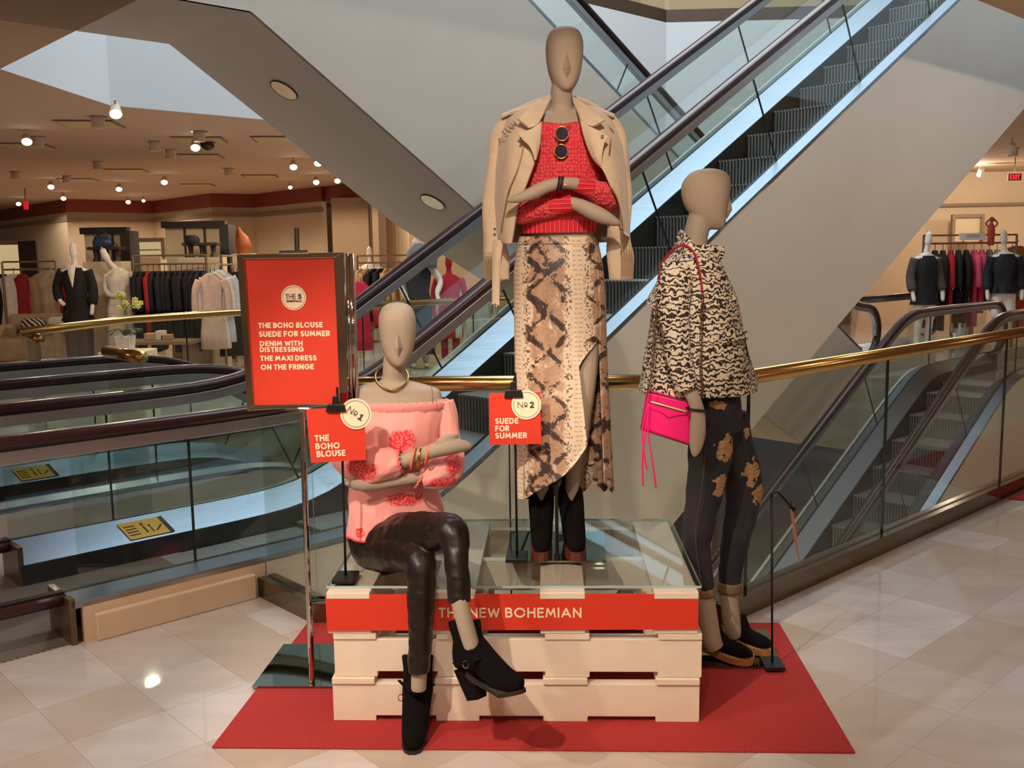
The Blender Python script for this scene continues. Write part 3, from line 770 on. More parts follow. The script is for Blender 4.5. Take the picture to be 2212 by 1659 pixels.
def snake():
    t = NT('snakeskin_print')
    sp_ = t.add('ShaderNodeSeparateXYZ'); t.link(t.coord(), sp_.inputs[0])
    vo = t.add('ShaderNodeTexVoronoi', i_Scale=1.0); t.link(t.coord('Object', (210, 60, 180)), vo.inputs['Vector']); vo.inputs['Randomness'].default_value = .3
    big = t.add('ShaderNodeTexNoise', i_Scale=1.0, i_Detail=6.0, i_Roughness=.68, i_Distortion=.9); t.link(t.coord('Object', (17, 5, 15)), big.inputs['Vector'])
    rnd = t.math('MULTIPLY', t.math('SUBTRACT', vo.outputs['Color'], .5), .10)
    # distance from the middle of each printed strip; strips sit side by side round the skirt
    wob = t.math('MULTIPLY', t.math('SUBTRACT', big.outputs['Fac'], .5), .05)
    strip = t.math('ABSOLUTE', t.math('SUBTRACT', t.math('FRACT', t.math('MULTIPLY', t.math('ADD', t.math('ADD', sp_.outputs[0], wob), 9.921), 4.8)), .5))
    bias = t.ramp(strip, [(0.0, .61), (0.22, .55), (0.31, .40), (0.38, .28), (0.5, .20)])
    # diamond saddles marching down the strip
    zz = t.math('SINE', t.math('MULTIPLY', sp_.outputs[2], 52.0)); sad = t.math('MULTIPLY', zz, t.ramp(strip, [(0.0, .045), (0.25, .02), (.35, 0.0)]))
    d = t.math('ADD', t.math('ADD', big.outputs['Fac'], t.math('SUBTRACT', bias, .5)), t.math('ADD', sad, rnd))
    tri = t.math('MULTIPLY', t.math('ABSOLUTE', t.math('SUBTRACT', t.math('FRACT', t.math('MULTIPLY', t.math('ADD', sp_.outputs[2], 5.0), 7.6)), .5)), 2.0)
    d2 = t.math('ABSOLUTE', t.math('SUBTRACT', t.math('MULTIPLY', strip, 2.7), tri))
    d2 = t.math('ADD', d2, t.math('ADD', t.math('MULTIPLY', t.math('SUBTRACT', big.outputs['Fac'], .5), -1.9), t.math('MULTIPLY', rnd, -1.6)))
    chain = t.math('MULTIPLY', t.ramp(d2, [(0.10, 1.0), (0.16, 0.0)]), t.ramp(strip, [(0.28, 1.0), (0.36, 0.0)]))
    dark = t.math('MAXIMUM', chain, t.ramp(d, [(0.66, 0.0), (0.69, 1.0)]))
    halo = t.ramp(d, [(0.40, 0.0), (0.5, 1.0)])
    cell = t.ramp(vo.outputs['Distance'], [(0.3, 0.0), (0.5, 1.0)])
    c = t.mix(halo, rgb(224, 200, 174), rgb(196, 160, 132))
    c = t.mix(t.math('MULTIPLY', cell, t.math('MULTIPLY', halo, .6)), c, rgb(140, 106, 82))
    dash = t.math('MULTIPLY', t.ramp(t.math('FRACT', t.math('MULTIPLY', t.math('ADD', sp_.outputs[2], 5.0), 62.0)), [(0.0, 1.0), (0.18, 1.0), (0.26, 0.0)]), t.ramp(strip, [(0.43, 0.0), (0.44, 1.0), (0.485, 1.0), (0.49, 0.0)]))
    c = t.mix(t.math('MULTIPLY', dash, .6), c, rgb(126, 96, 76))
    speck = t.math('MULTIPLY', t.ramp(vo.outputs['Color'], [(0.66, 0.0), (0.70, 1.0)]), t.ramp(strip, [(0.27, 0.0), (0.31, 1.0), (0.38, 1.0), (0.41, 0.0)]))
    c = t.mix(t.math('MULTIPLY', speck, .85), c, rgb(70, 50, 42))
    c = t.mix(t.math('MULTIPLY', dark, t.ramp(vo.outputs['Distance'], [(0.10, .25), (0.28, 1.0)])), c, rgb(58, 42, 38))
    t.set(Base_Color=c, Roughness=.5); return t.m
M_SNAKE = snake()
def tiger():
    t = NT('tiger_print'); n = t.add('ShaderNodeTexNoise', i_Scale=3.0, i_Detail=3.0); t.link(t.coord('Object', (15, 15, 13)), n.inputs['Vector'])
    n2 = t.add('ShaderNodeTexNoise', i_Scale=1.0, i_Detail=2.0, i_Roughness=.6); t.link(t.coord('Object', (60, 60, 60)), n2.inputs['Vector'])
    sp_ = t.add('ShaderNodeSeparateXYZ'); t.link(t.coord(), sp_.inputs[0])
    z = t.math('ADD', sp_.outputs[2], t.math('MULTIPLY', t.math('SUBTRACT', n.outputs['Fac'], .5), .062))
    z = t.math('ADD', z, t.math('MULTIPLY', t.math('SUBTRACT', n2.outputs['Fac'], .5), .016))
    w = t.math('ADD', t.math('MULTIPLY', t.math('SINE', t.math('MULTIPLY', z, 330.0)), .5), .5)
    br = t.add('ShaderNodeTexNoise', i_Scale=1.0, i_Detail=1.0); t.link(t.coord('Object', (30, 30, 60)), br.inputs['Vector'])
    d = t.math('ADD', t.math('MULTIPLY', w, .62), t.math('MULTIPLY', br.outputs['Fac'], .55))
    f = t.ramp(d, [(0.60, 0.0), (0.65, 1.0)])
    t.set(Base_Color=t.mix(f, rgb(226, 210, 184), rgb(44, 28, 26)), Roughness=.75); return t.m
M_TIGER = tiger()
M_LEATHER = mat('dark_leather', rgb(26, 18, 16), 0.40, spec=0.45, noise=.15, nscale=9, bump=.15, bscale=30)
M_SUEDEBLK = mat('black_suede', rgb(14, 9, 10), 0.95, spec=.15, bump=.2, bscale=200)
M_SOLE = mat('dark_sole', rgb(34, 22, 18), 0.5)
M_WOODSOLE = mat('stacked_wood_sole', rgb(92, 42, 26), 0.5, noise=.3, nscale=60)
M_ESPA = mat('espadrille_sole', rgb(170, 110, 62), 0.8, noise=.12, nscale=120)
M_STITCH = mat('pale_stitching', rgb(206, 184, 150), .8)
def blobs(t, lst, soft=.25, nsc=30.0, namp=1.1):
    """mask of soft ellipses [(centre, (rx, ry, rz))] in object space"""
    co = t.coord(); acc = None
    nz = t.add('ShaderNodeTexNoise', i_Scale=nsc, i_Detail=4.0); t.link(co, nz.inputs['Vector'])
    for c, r in lst:
        mp = t.add('ShaderNodeMapping', vector_type='TEXTURE'); t.link(co, mp.inputs[0]); mp.inputs['Location'].default_value = c; mp.inputs['Scale'].default_value = r
        ln = t.add('ShaderNodeVectorMath', operation='LENGTH'); t.link(mp.outputs[0], ln.inputs[0])
        d = t.math('ADD', ln.outputs['Value'], t.math('MULTIPLY', t.math('SUBTRACT', nz.outputs['Fac'], .5), namp))
        m = t.ramp(d, [(1 - soft, 1.0), (1.0, 0.0)])
        acc = m if acc is None else t.math('MAXIMUM', acc, m)
    return acc
def blouse_mat(name, lst):
    t = NT(name); vo = t.add('ShaderNodeTexVoronoi', i_Scale=140.0); t.link(t.coord(), vo.inputs['Vector'])
    pat = t.ramp(vo.outputs['Distance'], [(0.2, .75), (0.4, .3), (0.55, 1.0)])
    m = t.math('MULTIPLY', blobs(t, lst), pat) if lst else 0.0
    base = rgb(246, 164, 158)
    t.set(Base_Color=t.mix(m, base, rgb(232, 40, 56)), Roughness=.8); t.b.inputs['Sheen Weight'].default_value = .2; return t.m
def jeans_mat(lst):
    t = NT('distressed_denim'); nz = t.add('ShaderNodeTexNoise', i_Scale=9.0, i_Detail=4.0); t.link(t.coord('Object', (1, 1, .5)), nz.inputs['Vector'])
    c = t.mix(t.ramp(nz.outputs['Fac'], [(0.4, 0.0), (0.75, 1.0)]), rgb(28, 28, 36), rgb(56, 52, 54))
    m = blobs(t, lst, .10, 42.0, 2.4)
    st = t.add('ShaderNodeTexNoise', i_Scale=1.0, i_Detail=2.0); t.link(t.coord('Object', (30, 30, 260)), st.inputs['Vector'])
    c = t.mix(m, c, t.mix(t.ramp(st.outputs['Fac'], [(0.4, 0.0), (0.6, 1.0)]), rgb(190, 150, 106), rgb(150, 112, 76)))
    t.set(Base_Color=c, Roughness=.85); fz = t.add('ShaderNodeTexNoise', i_Scale=400.0); t.link(t.coord(), fz.inputs['Vector']); t.bump(fz.outputs['Fac'], .3, .002); return t.m

# ================================================================ mannequin standing on the glass
Y2 = 3.40
man2 = thing('mannequin', 'tall mannequin standing on the glass top in tan jacket and snake print skirt', 'mannequin', (.015, 3.43, TZ))
bm = B()
head(bm, at(1219, 57.5, Y2), .10)
pxtube(bm, [(1217, 168, Y2, 22), (1213, 196, Y2, 23), (1212, 226, Y2 + .01, 24), (1212, 248, Y2 + .015, 33), (1212, 266, Y2 + .02, 40)])
loft(bm, sil([(240, 1188, 1238, 3.42, .045), (252, 1128, 1296, 3.42, .06), (268, 1096, 1324, 3.42, .075), (300, 1100, 1320, 3.41, .085), (360, 1120, 1304, 3.40, .095), (440, 1134, 1288, 3.40, .085), (510, 1138, 1284, 3.40, .085), (570, 1122, 1296, 3.40, .10), (650, 1128, 1296, 3.40, .09)]), 26)
pxtube(bm, [(1254, 600, Y2, 37), (1262, 700, 3.39, 34), (1264, 770, 3.375, 30), (1260, 830, 3.37, 28), (1252, 900, 3.385, 26), (1246, 960, 3.40, 24), (1239, 1020, 3.41, 17.5), (1234, 1070, 3.42, 15), (1233, 1110, 3.42, 15)])
pxtube(bm, [(1168, 600, Y2, 38), (1168, 760, 3.39, 31), (1172, 900, 3.40, 26), (1174, 1000, 3.41, 19), (1170, 1060, 3.42, 15.5), (1169, 1110, 3.42, 15)])
# left forearm and paddle hand over the right one
pxtube(bm, [(1312, 300, 3.42, 22), (1316, 380, 3.40, 22), (1312, 425, 3.36, 22), (1285, 412, 3.29, 19), (1247, 398, 3.245, 14), (1212, 396, 3.225, 12.5), (1180, 403, 3.215, 14), (1150, 417, 3.21, 14), (1122, 428, 3.21, 10.5), (1098, 432, 3.215, 6), (1094, 432, 3.215, 2)], flat=1.0)
pxtube(bm, [(1100, 300, 3.42, 26), (1102, 400, 3.40, 24), (1112, 452, 3.36, 22), (1160, 452, 3.30, 18), (1210, 442, 3.27, 14), (1240, 440, 3.262, 14), (1275, 455, 3.258, 17), (1305, 469, 3.258, 15.5), (1330, 480, 3.26, 9), (1340, 484, 3.262, 3)])
body2 = fuse('body', bm, M_SKIN, man2, .0045, 3); nose(body2, at(1219, 57.5, Y2), .10)
# sweater
bm = B(); fw = wrinkle(.006, 9, 3)
def swf(p, i, a, c):
    if i < 4: p = p + Vector((0, 0, .018 * abs(math.cos(a)) ** 1.5 * (1 - i / 4)))
    q = (p - c).normalized() if (p - c).length > 1e-6 else Vector((0, 0, 0))
    return p + q * fw(p)
loft(bm, sil([(277, 1146, 1278, 3.40, .092), (292, 1130, 1304, 3.40, .106), (330, 1130, 1308, 3.395, .118), (380, 1128, 1306, 3.395, .118), (430, 1120, 1302, 3.40, .112), (470, 1119, 1296, 3.40, .106), (478, 1124, 1290, 3.40, .102)]), 40, cap=False, fn=swf)
swe = wpart('sweater', bm, M_KNIT, man2, smooth=True); swe['label'] = 'coral red chunky knit cropped sweater'
bm = B(); loft(bm, sil([(472, 1122, 1292, 3.40, .104), (490, 1126, 1288, 3.40, .101), (504, 1127, 1287, 3.40, .100)]), 60, cap=False); wpart('ribbed_hem', bm, M_RIB, man2, smooth=True).parent = swe
bm = B(); loft(bm, sil([(274, 1160, 1266, 3.40, .082), (280, 1146, 1278, 3.40, .0935)], 2), 40, cap=False, fn=lambda p, i, a, c: p + Vector((0, 0, .018 * abs(math.cos(a)) ** 1.5))); wpart('neckband', bm, M_RIB, man2, smooth=True).parent = swe
jt = lambda i, a: 1 + .05 * math.sin(3 * a + i * .7)
bm = B(); pxtube(bm, [(1316, 330, 3.42, 20), (1320, 390, 3.40, 26), (1318, 428, 3.35, 29), (1300, 419, 3.30, 27), (1276, 408, 3.27, 20), (1270, 405, 3.262, 18)], jitter=jt, seg=24); wpart('sleeve', bm, M_KNIT, man2, smooth=True).parent = swe
bm = B(); pxtube(bm, [(1275, 407, 3.266, 19), (1260, 402, 3.253, 17), (1245, 397, 3.245, 17)], seg=24); wpart('cuff', bm, rib('coral_cuff', rgb(206, 30, 48), rgb(244, 70, 80), 2), man2, smooth=True).parent = swe
bm = B(); pxtube(bm, [(1116, 330, 3.42, 20), (1112, 400, 3.40, 26), (1120, 452, 3.35, 27), (1150, 455, 3.31, 25), (1198, 446, 3.28, 20)], jitter=jt, seg=24); wpart('sleeve', bm, M_KNIT, man2, smooth=True).parent = swe
bm = B(); pxtube(bm, [(1194, 447, 3.282, 20), (1216, 443, 3.27, 18), (1236, 439, 3.264, 18.5)], seg=24); wpart('cuff', bm, bpy.data.materials['coral_cuff'], man2, smooth=True).parent = swe
# skirt
def skp(a, py):
    T = [(513, 1206, 83, .092), (530, 1206, 88, .10), (580, 1207, 96, .112), (650, 1209, 99, .118), (760, 1211, 99, .115), (900, 1215, 101, .125), (1080, 1219, 105, .15)]
    k = 0
    while k < len(T) - 2 and py > T[k + 1][0]: k += 1
    t = (py - T[k][0]) / (T[k + 1][0] - T[k][0]); cx, hw, ry = [T[k][j] + (T[k + 1][j] - T[k][j]) * t for j in (1, 2, 3)]
    ar = math.radians(a); fold = 1 + .035 * math.sin(ar * 9 + 1.0) * max(0, (py - 600) / 500)
    return tuple(at(cx + hw * fold * math.sin(ar), py, 3.405 - ry * math.cos(ar)))
def skirt_piece(name, a0, a1, hem, y0=515, na=14, nt=16, label=None, top=None):
    G0 = []
    for j in range(nt + 1):
        r = []
        for i in range(na + 1):
            f = i / na; t = j / nt
            ya = top(f) if top else y0; A0 = a0(t) if callable(a0) else a0; A1 = a1(t) if callable(a1) else a1
            r.append(skp(A0 + (A1 - A0) * f, ya + (hem(f) - ya) * t))
        G0.append(r)
    bm = B(); gridsurf(bm, G0, 2, 2, .0025); o = wpart(name, bm, M_SNAKE, man2, smooth=True)
    if label: o['label'] = label
    return o
skirt = skirt_piece('skirt', -175, lambda t: 21 + 10 * max(0, (t - .52) / .48), lambda f: 1074 - 4 * math.sin(f * 20) - (0 if f < .6 else ((f - .6) / .4) ** 1.6 * 108), label='wrap maxi skirt in brown snakeskin print')
skirt_piece('front_drape', 19, 62, lambda f: 806 - 82 * f ** .7, na=6).parent = skirt
skirt_piece('back_panel', lambda t: 58 - 12 * math.sin(t * 3.1) * 0, 186, lambda f: 1056 + 8 * math.sin(f * 26) - (14 * (1 - f) if f < .15 else 0)).parent = skirt
bm = B(); G0 = [[skp(a, y) for a in range(-180, 181, 15)] for y in (511, 518, 528)]; gridsurf(bm, G0, 2, 2, .005); wpart('waistband', bm, M_SNAKE, man2, smooth=True).parent = skirt
# jacket worn over the shoulders
jw = wrinkle(.007, 13, 8, (1, 1, .7))
jf = lambda p, a, b: p + Vector((0, 1, 0)) * jw(p)
jk = None
def jpart(name, rows, mats=M_SUEDE, th=.005, nu=5, nv=5, fn=jf):
    bm = B(); patch(bm, rows, nu, nv, th, fn=fn); o = wpart(name, bm, mats, man2, smooth=True)
    if jk: o.parent = jk
    return o
jk = jpart('jacket', [  # back
    [(1100, 240, 3.47), (1165, 212, 3.46), (1212, 205, 3.47), (1262, 213, 3.46), (1310, 240, 3.47)],
    [(1078, 300, 3.44), (1130, 290, 3.53), (1212, 285, 3.55), (1290, 290, 3.53), (1342, 300, 3.44)],
    [(1066, 400, 3.43), (1130, 400, 3.54), (1212, 400, 3.55), (1290, 400, 3.54), (1356, 400, 3.43)],
    [(1076, 522, 3.43), (1130, 524, 3.53), (1212, 524, 3.54), (1290, 524, 3.53), (1356, 520, 3.43)]])
jk['label'] = 'beige suede biker jacket draped over the shoulders'
left = jpart('front_panel', [
    [(1096, 246, 3.46), (1118, 238, 3.39), (1142, 228, 3.36), (1172, 214, 3.39)],
    [(1084, 270, 3.45), (1108, 268, 3.34), (1138, 268, 3.29), (1168, 266, 3.285)],
    [(1074, 310, 3.43), (1100, 310, 3.31), (1134, 310, 3.27), (1167, 305, 3.265)],
    [(1068, 360, 3.42), (1096, 360, 3.30), (1126, 358, 3.265), (1155, 352, 3.255)],
    [(1066, 410, 3.42), (1088, 410, 3.31), (1112, 410, 3.275), (1134, 408, 3.26)],
    [(1068, 460, 3.42), (1084, 460, 3.33), (1102, 460, 3.29), (1118, 452, 3.275)],
    [(1072, 505, 3.42), (1082, 512, 3.34), (1096, 518, 3.30), (1110, 500, 3.285)],
    [(1076, 518, 3.42), (1084, 524, 3.345), (1096, 526, 3.305), (1105, 525, 3.29)]])
jpart('front_panel', [
    [(1242, 212, 3.39), (1268, 228, 3.36), (1294, 238, 3.39), (1320, 248, 3.46)],
    [(1252, 258, 3.285), (1280, 262, 3.29), (1308, 264, 3.34), (1334, 272, 3.45)],
    [(1264, 306, 3.265), (1290, 308, 3.27), (1322, 308, 3.31), (1346, 312, 3.43)],
    [(1282, 346, 3.26), (1304, 350, 3.265), (1332, 354, 3.30), (1354, 360, 3.42)],
    [(1300, 364, 3.255), (1318, 376, 3.265), (1338, 386, 3.30), (1357, 396, 3.42)],
    [(1319, 402, 3.26), (1330, 412, 3.275), (1344, 424, 3.31), (1358, 436, 3.42)],
    [(1336, 432, 3.27), (1342, 450, 3.285), (1350, 464, 3.33), (1359, 476, 3.42)],
    [(1343, 500, 3.285), (1348, 506, 3.30), (1354, 510, 3.34), (1360, 513, 3.42)]])
def jsleeve(pts, name='sleeve'):
    bm = B(); pxtube(bm, pts, 6, 26, .62, (0, 1, 0), lambda i, a: 1 + .05 * math.sin(2 * a + i * .5) + .03 * math.sin(5 * a - i * .35), True)
    wpart(name, bm, M_SUEDE, man2, smooth=True).parent = jk
jsleeve([(1108, 262, 3.44, 24), (1090, 290, 3.43, 27), (1078, 340, 3.42, 24), (1069, 400, 3.42, 23), (1065, 460, 3.42, 22), (1068, 520, 3.415, 24), (1072, 565, 3.41, 27), (1073, 604, 3.41, 28)])
jsleeve([(1306, 262, 3.44, 24), (1322, 290, 3.43, 27), (1332, 340, 3.42, 26), (1338, 400, 3.42, 25), (1338, 460, 3.42, 25), (1337, 520, 3.415, 26), (1340, 560, 3.41, 28), (1342, 605, 3.41, 27)])
jpart('collar', [[(1188, 206, 3.40), (1164, 224, 3.34), (1140, 240, 3.29), (1117, 257, 3.262)], [(1190, 214, 3.39), (1172, 240, 3.315), (1156, 258, 3.27), (1134, 270, 3.25)], [(1184, 218, 3.375), (1173, 248, 3.30), (1160, 270, 3.26), (1142, 277, 3.25)]], th=.006)
jpart('collar', [[(1238, 208, 3.40), (1262, 226, 3.34), (1284, 244, 3.29), (1306, 261, 3.262)], [(1238, 216, 3.39), (1254, 240, 3.315), (1268, 258, 3.27), (1290, 270, 3.25)], [(1240, 222, 3.375), (1250, 246, 3.30), (1260, 266, 3.26), (1280, 274, 3.25)]], th=.006)
jpart('lapel', [[(1170, 262, 3.262), (1152, 276, 3.248), (1134, 284, 3.242), (1117, 288, 3.24)], [(1168, 290, 3.255), (1154, 296, 3.24), (1140, 300, 3.235), (1127, 300, 3.236)], [(1165, 318, 3.25), (1158, 320, 3.236), (1152, 320, 3.232), (1146, 319, 3.232)], [(1157, 345, 3.246), (1157, 345, 3.24), (1156, 345, 3.238), (1155, 344, 3.238)]], th=.005)
jpart('lapel', [[(1253, 259, 3.262), (1272, 272, 3.248), (1292, 282, 3.242), (1314, 294, 3.24)], [(1263, 300, 3.255), (1278, 305, 3.24), (1292, 308, 3.236), (1305, 310, 3.236)], [(1280, 340, 3.25), (1287, 340, 3.238), (1294, 340, 3.234), (1300, 341, 3.234)], [(1300, 363, 3.248), (1300, 363, 3.244), (1300, 363, 3.242), (1301, 363, 3.242)]], th=.005)
for pts in ([(1084, 254, 3.44), (1104, 246, 3.43), (1124, 240, 3.42), (1144, 236, 3.40)], [(1326, 253, 3.44), (1304, 245, 3.43), (1284, 238, 3.42), (1268, 236, 3.40)]):
    jpart('epaulette', [[(a, b - 4, c + .035) for a, b, c in pts], [(a, b - 6, c) for a, b, c in pts], [(a, b - 1, c - .04) for a, b, c in pts]], th=.006, fn=None)
M_ZIP = mat('zip_metal', rgb(190, 160, 120), .3, .8)
def wire(name, pts, r, m, par, root, n=5, lab=None):
    bm = B(); pxtube(bm, [p + (r,) for p in pts], n, 8); o = wpart(name, bm, m, root, smooth=True)
    if par: o.parent = par
    if lab: o['label'] = lab
    return o
wire('zipper', [(1131, 312, 3.262), (1126, 340, 3.262), (1115, 375, 3.262), (1100, 410, 3.272), (1091, 450, 3.29), (1083, 500, 3.315)], 1.5, M_ZIP, jk, man2)
wire('zipper', [(1320, 404, 3.258), (1334, 430, 3.262), (1341, 460, 3.268), (1346, 500, 3.275)], 1.5, M_ZIP, jk, man2)
wire('pocket_zip', [(1319, 300, 3.272), (1318, 318, 3.272), (1316, 336, 3.272)], 1.8, M_CHROME, jk, man2)
for p in ((1125, 299, 3.228), (1301, 294, 3.226), (1342, 497, 3.262), (1069, 495, 3.36)):
    bm = B(); c = at(*p); bmesh.ops.create_uvsphere(bm, u_segments=12, v_segments=8, radius=.005, matrix=Matrix.Translation(c)); wpart('stud', bm, M_CHROME, man2, smooth=True).parent = jk
M_STITCHD = mat('suede_stitch', rgb(140, 104, 74), .9)
for sx, xs in ((1, [(1088, 287), (1094, 281), (1100, 275), (1106, 270), (1112, 265)]), (-1, [(1304, 266), (1310, 270), (1316, 275), (1322, 281)])):
    bm = B()
    for x, y in xs:
        a = at(x - 3, y - 3, 3.315 if sx > 0 else 3.335); b_ = at(x + 4, y + 4, 3.30 if sx > 0 else 3.33); tube(bm, [a, b_], .0022, 6)
    wpart('whipstitch', bm, M_STITCHD, man2).parent = jk
for x0, x1, yt, yb in ((1047, 1069, 545, 602), (1341, 1368, 530, 598)):
    bm = B(); n = 9
    for i in range(n):
        x = x0 + (x1 - x0) * (i + .5) / n; tube(bm, [at(x - 2, yt + 8 * (i % 2), 3.355), at(x, (yt + yb) / 2, 3.352), at(x + (2 if x0 < 1200 else -1), yb, 3.35)], .0011, 5)
    o = wpart('fringe', bm, M_STITCHD, man2); o.parent = jk
jpart('belt', [[(1066, 520, 3.36), (1076, 518, 3.345), (1088, 522, 3.34)], [(1064, 560, 3.35), (1073, 560, 3.34), (1081, 562, 3.345)], [(1064, 610, 3.35), (1072, 612, 3.34), (1079, 612, 3.345)], [(1064, 660, 3.35), (1071, 662, 3.342), (1078, 660, 3.345)]], fn=None)
bm = B(); tube(bm, [at(*p) for p in ((1064, 658, 3.34), (1063, 677, 3.34), (1074, 678, 3.34), (1076, 659, 3.34), (1064, 658, 3.34))], .002, 8); tube(bm, [at(1070, 655, 3.34), at(1068.5, 677, 3.34)], .0015, 6); wpart('buckle', bm, M_CHROME, man2).parent = jk
# bracelets on the left wrist
for x, col in ((1206, M_BLK), (1210, mat('garnet_beads', rgb(92, 50, 70), .3)), (1214, M_BLK)):
    bm = B(); c = at(x, 397, 3.222); R = Matrix.Rotation(.18, 4, 'Y') @ Matrix.Rotation(math.pi / 2, 4, 'Y')
    tube(bm, [c + (R @ Vector((math.cos(t) * .0235, math.sin(t) * .0235, 0))) for t in [2 * math.pi * k / 24 for k in range(25)]], .0028, 8); wpart('bracelet', bm, col, man2, smooth=True)
bm = B(); c = at(1221, 399, 3.205); prism(bm, [c + Vector((x, 0, z)) for x, z in ((0, -.005), (.005, 0), (0, .005), (-.005, 0))], (0, -.002, 0)); wpart('charm', bm, M_GOLD, man2)
# boots, plate, pole
zb = TZ + .008
bm = B(); prism(bm, [(-.162, 3.250, TZ), (.186, 3.250, TZ), (.196, 3.612, TZ), (-.158, 3.612, TZ)], (0, 0, .007)); o = wpart('base_plate', bm, M_MIRROR, man2); o['label'] = 'dark mirrored square base plate'
xa = at(1171, 1200, 3.28).x; xb = at(1237, 1200, 3.28).x
boot(man2, (xa - .002, 3.435, zb), (.0, -1, 0), .085, .205, (M_SUEDEBLK, M_WOODSOLE, M_SUEDEBLK), shaft=-.03, platform=.022, w=.046, label=None)
boot(man2, (xb - .004, 3.435, zb), (.10, -1, 0), .085, .205, (M_SUEDEBLK, M_WOODSOLE, M_SUEDEBLK), shaft=-.03, platform=.022, w=.046)
bm = B(); tube(bm, [(.0175, 3.262, zb), (.0175, 3.30, .9)], .006, 12); tube(bm, [(.0175, 3.262, zb), (.0175, 3.262, zb + .02)], .010, 12); box(bm, .030, 3.264, zb + .075, .016, .018, .02); wpart('support_pole', bm, M_BLK, man2)
# sunglasses hanging from the neckline
t = thing('sunglasses', 'round gold-rimmed sunglasses hanging on the coral sweater', 'sunglasses', at(1213, 310, 3.255))
M_LENS = mat('dark_lens', rgb(46, 36, 52), .06, spec=.8)
for (cx, cy) in ((1214, 288.5), (1212, 327)):
    c = at(cx, cy, 3.262); Rn = Matrix.Rotation(-.3, 3, 'Y'); P = [c + Rn @ Vector((math.cos(a) * .0215, 0, math.sin(a) * .0225)) for a in [2 * math.pi * k / 28 for k in range(29)]]
    bm = B(); prism(bm, P[:-1], (0, -.002, 0)); wpart('lens', bm, M_LENS, t)
    bm = B(); tube(bm, [p - Vector((0, .001, 0)) for p in P], .0016, 8, cap=False); wpart('rim', bm, M_GOLD, t, smooth=True)
wire('bridge', [(1207, 303, 3.258), (1203, 307, 3.252), (1206, 313, 3.258)], 1.4, M_GOLD, None, t)
wire('temple', [(1221, 276, 3.262), (1228, 272, 3.27), (1232, 268, 3.285)], 1.0, M_GOLD, None, t)
wire('temple', [(1205, 340, 3.262), (1203, 343, 3.27), (1207, 340, 3.285)], 1.0, M_GOLD, None, t)

# ================================================================ seated mannequin
man1 = thing('mannequin', 'seated mannequin with crossed legs in pink off-shoulder blouse and black leather trousers', 'mannequin', (-.50, 3.30, TZ))
YA = 3.27
bm = B()
head(bm, at(857, 652.5, YA - .02), .16)
pxtube(bm, [(852, 770, YA, 24), (852, 795, YA, 25.5), (852, 815, YA + .005, 27), (852, 832, YA + .01, 38), (852, 846, YA + .015, 48)])
loft(bm, sil([(824, 812, 890, YA + .01, .05), (838, 756, 940, YA + .01, .062), (852, 742, 954, YA + .01, .068), (880, 750, 950, YA, .08), (920, 764, 938, YA - .01, .09), (980, 774, 936, YA - .01, .10), (1050, 782, 930, YA, .095), (1110, 776, 940, YA + .01, .10), (1180, 770, 930, YA + .02, .10), (1215, 790, 900, YA + .02, .09)]), 28)
# arms
pxtube(bm, [(748, 862, YA + .01, 26), (744, 920, YA, 26), (752, 985, YA - .03, 25), (790, 1000, YA - .10, 22), (866, 996, YA - .165, 18), (900, 986, YA - .18, 15.5), (935, 974, YA - .185, 16.5), (972, 965, YA - .185, 18.5), (1000, 963, YA - .18, 14), (1016, 964, YA - .178, 8), (1021, 964, YA - .178, 3)])
pxtube(bm, [(945, 958, YA - .19, 10), (966, 946, YA - .19, 8), (985, 941, YA - .185, 5), (992, 940, YA - .183, 2)])
pxtube(bm, [(950, 864, YA + .01, 21), (962, 930, YA, 22), (968, 1002, YA - .04, 22), (950, 1020, YA - .10, 20), (905, 1031, YA - .145, 14), (865, 1037, YA - .155, 14), (820, 1043, YA - .16, 15.5), (780, 1046, YA - .16, 16), (755, 1043, YA - .155, 10), (743, 1042, YA - .15, 3)])
# hips and legs under the trousers, bare ankles
pxtube(bm, [(840, 1190, YA + .02, 44), (900, 1165, YA - .18, 40), (975, 1140, 2.88, 32), (985, 1200, 2.82, 26), (992, 1290, 2.77, 21), (1003, 1340, 2.755, 20), (1012, 1372, 2.75, 19.5), (1020, 1400, 2.745, 19)])
pxtube(bm, [(830, 1195, YA + .02, 44), (880, 1195, 3.10, 38), (910, 1205, 2.93, 32), (910, 1300, 2.89, 26), (906, 1440, 2.87, 19), (904, 1490, 2.87, 18)])
bo1 = fuse('body', bm, M_SKIN, man1, .0045, 3); nose(bo1, at(857, 652.5, YA - .02), .16)
bm = B()
for x0, x1 in ((764, 767), (930, 933)):
    pts = [(x0, 829 if x0 < 800 else 822, YA - .06), (x1 + 1, 850, YA - .082), (x1 + 2, 872, YA - .098)]; tube(bm, crom([tuple(at(*p)) for p in pts], 5), .0011, 5)
wpart('shoulder_seam', bm, mat('seam_line', rgb(96, 84, 72), .8), man1)
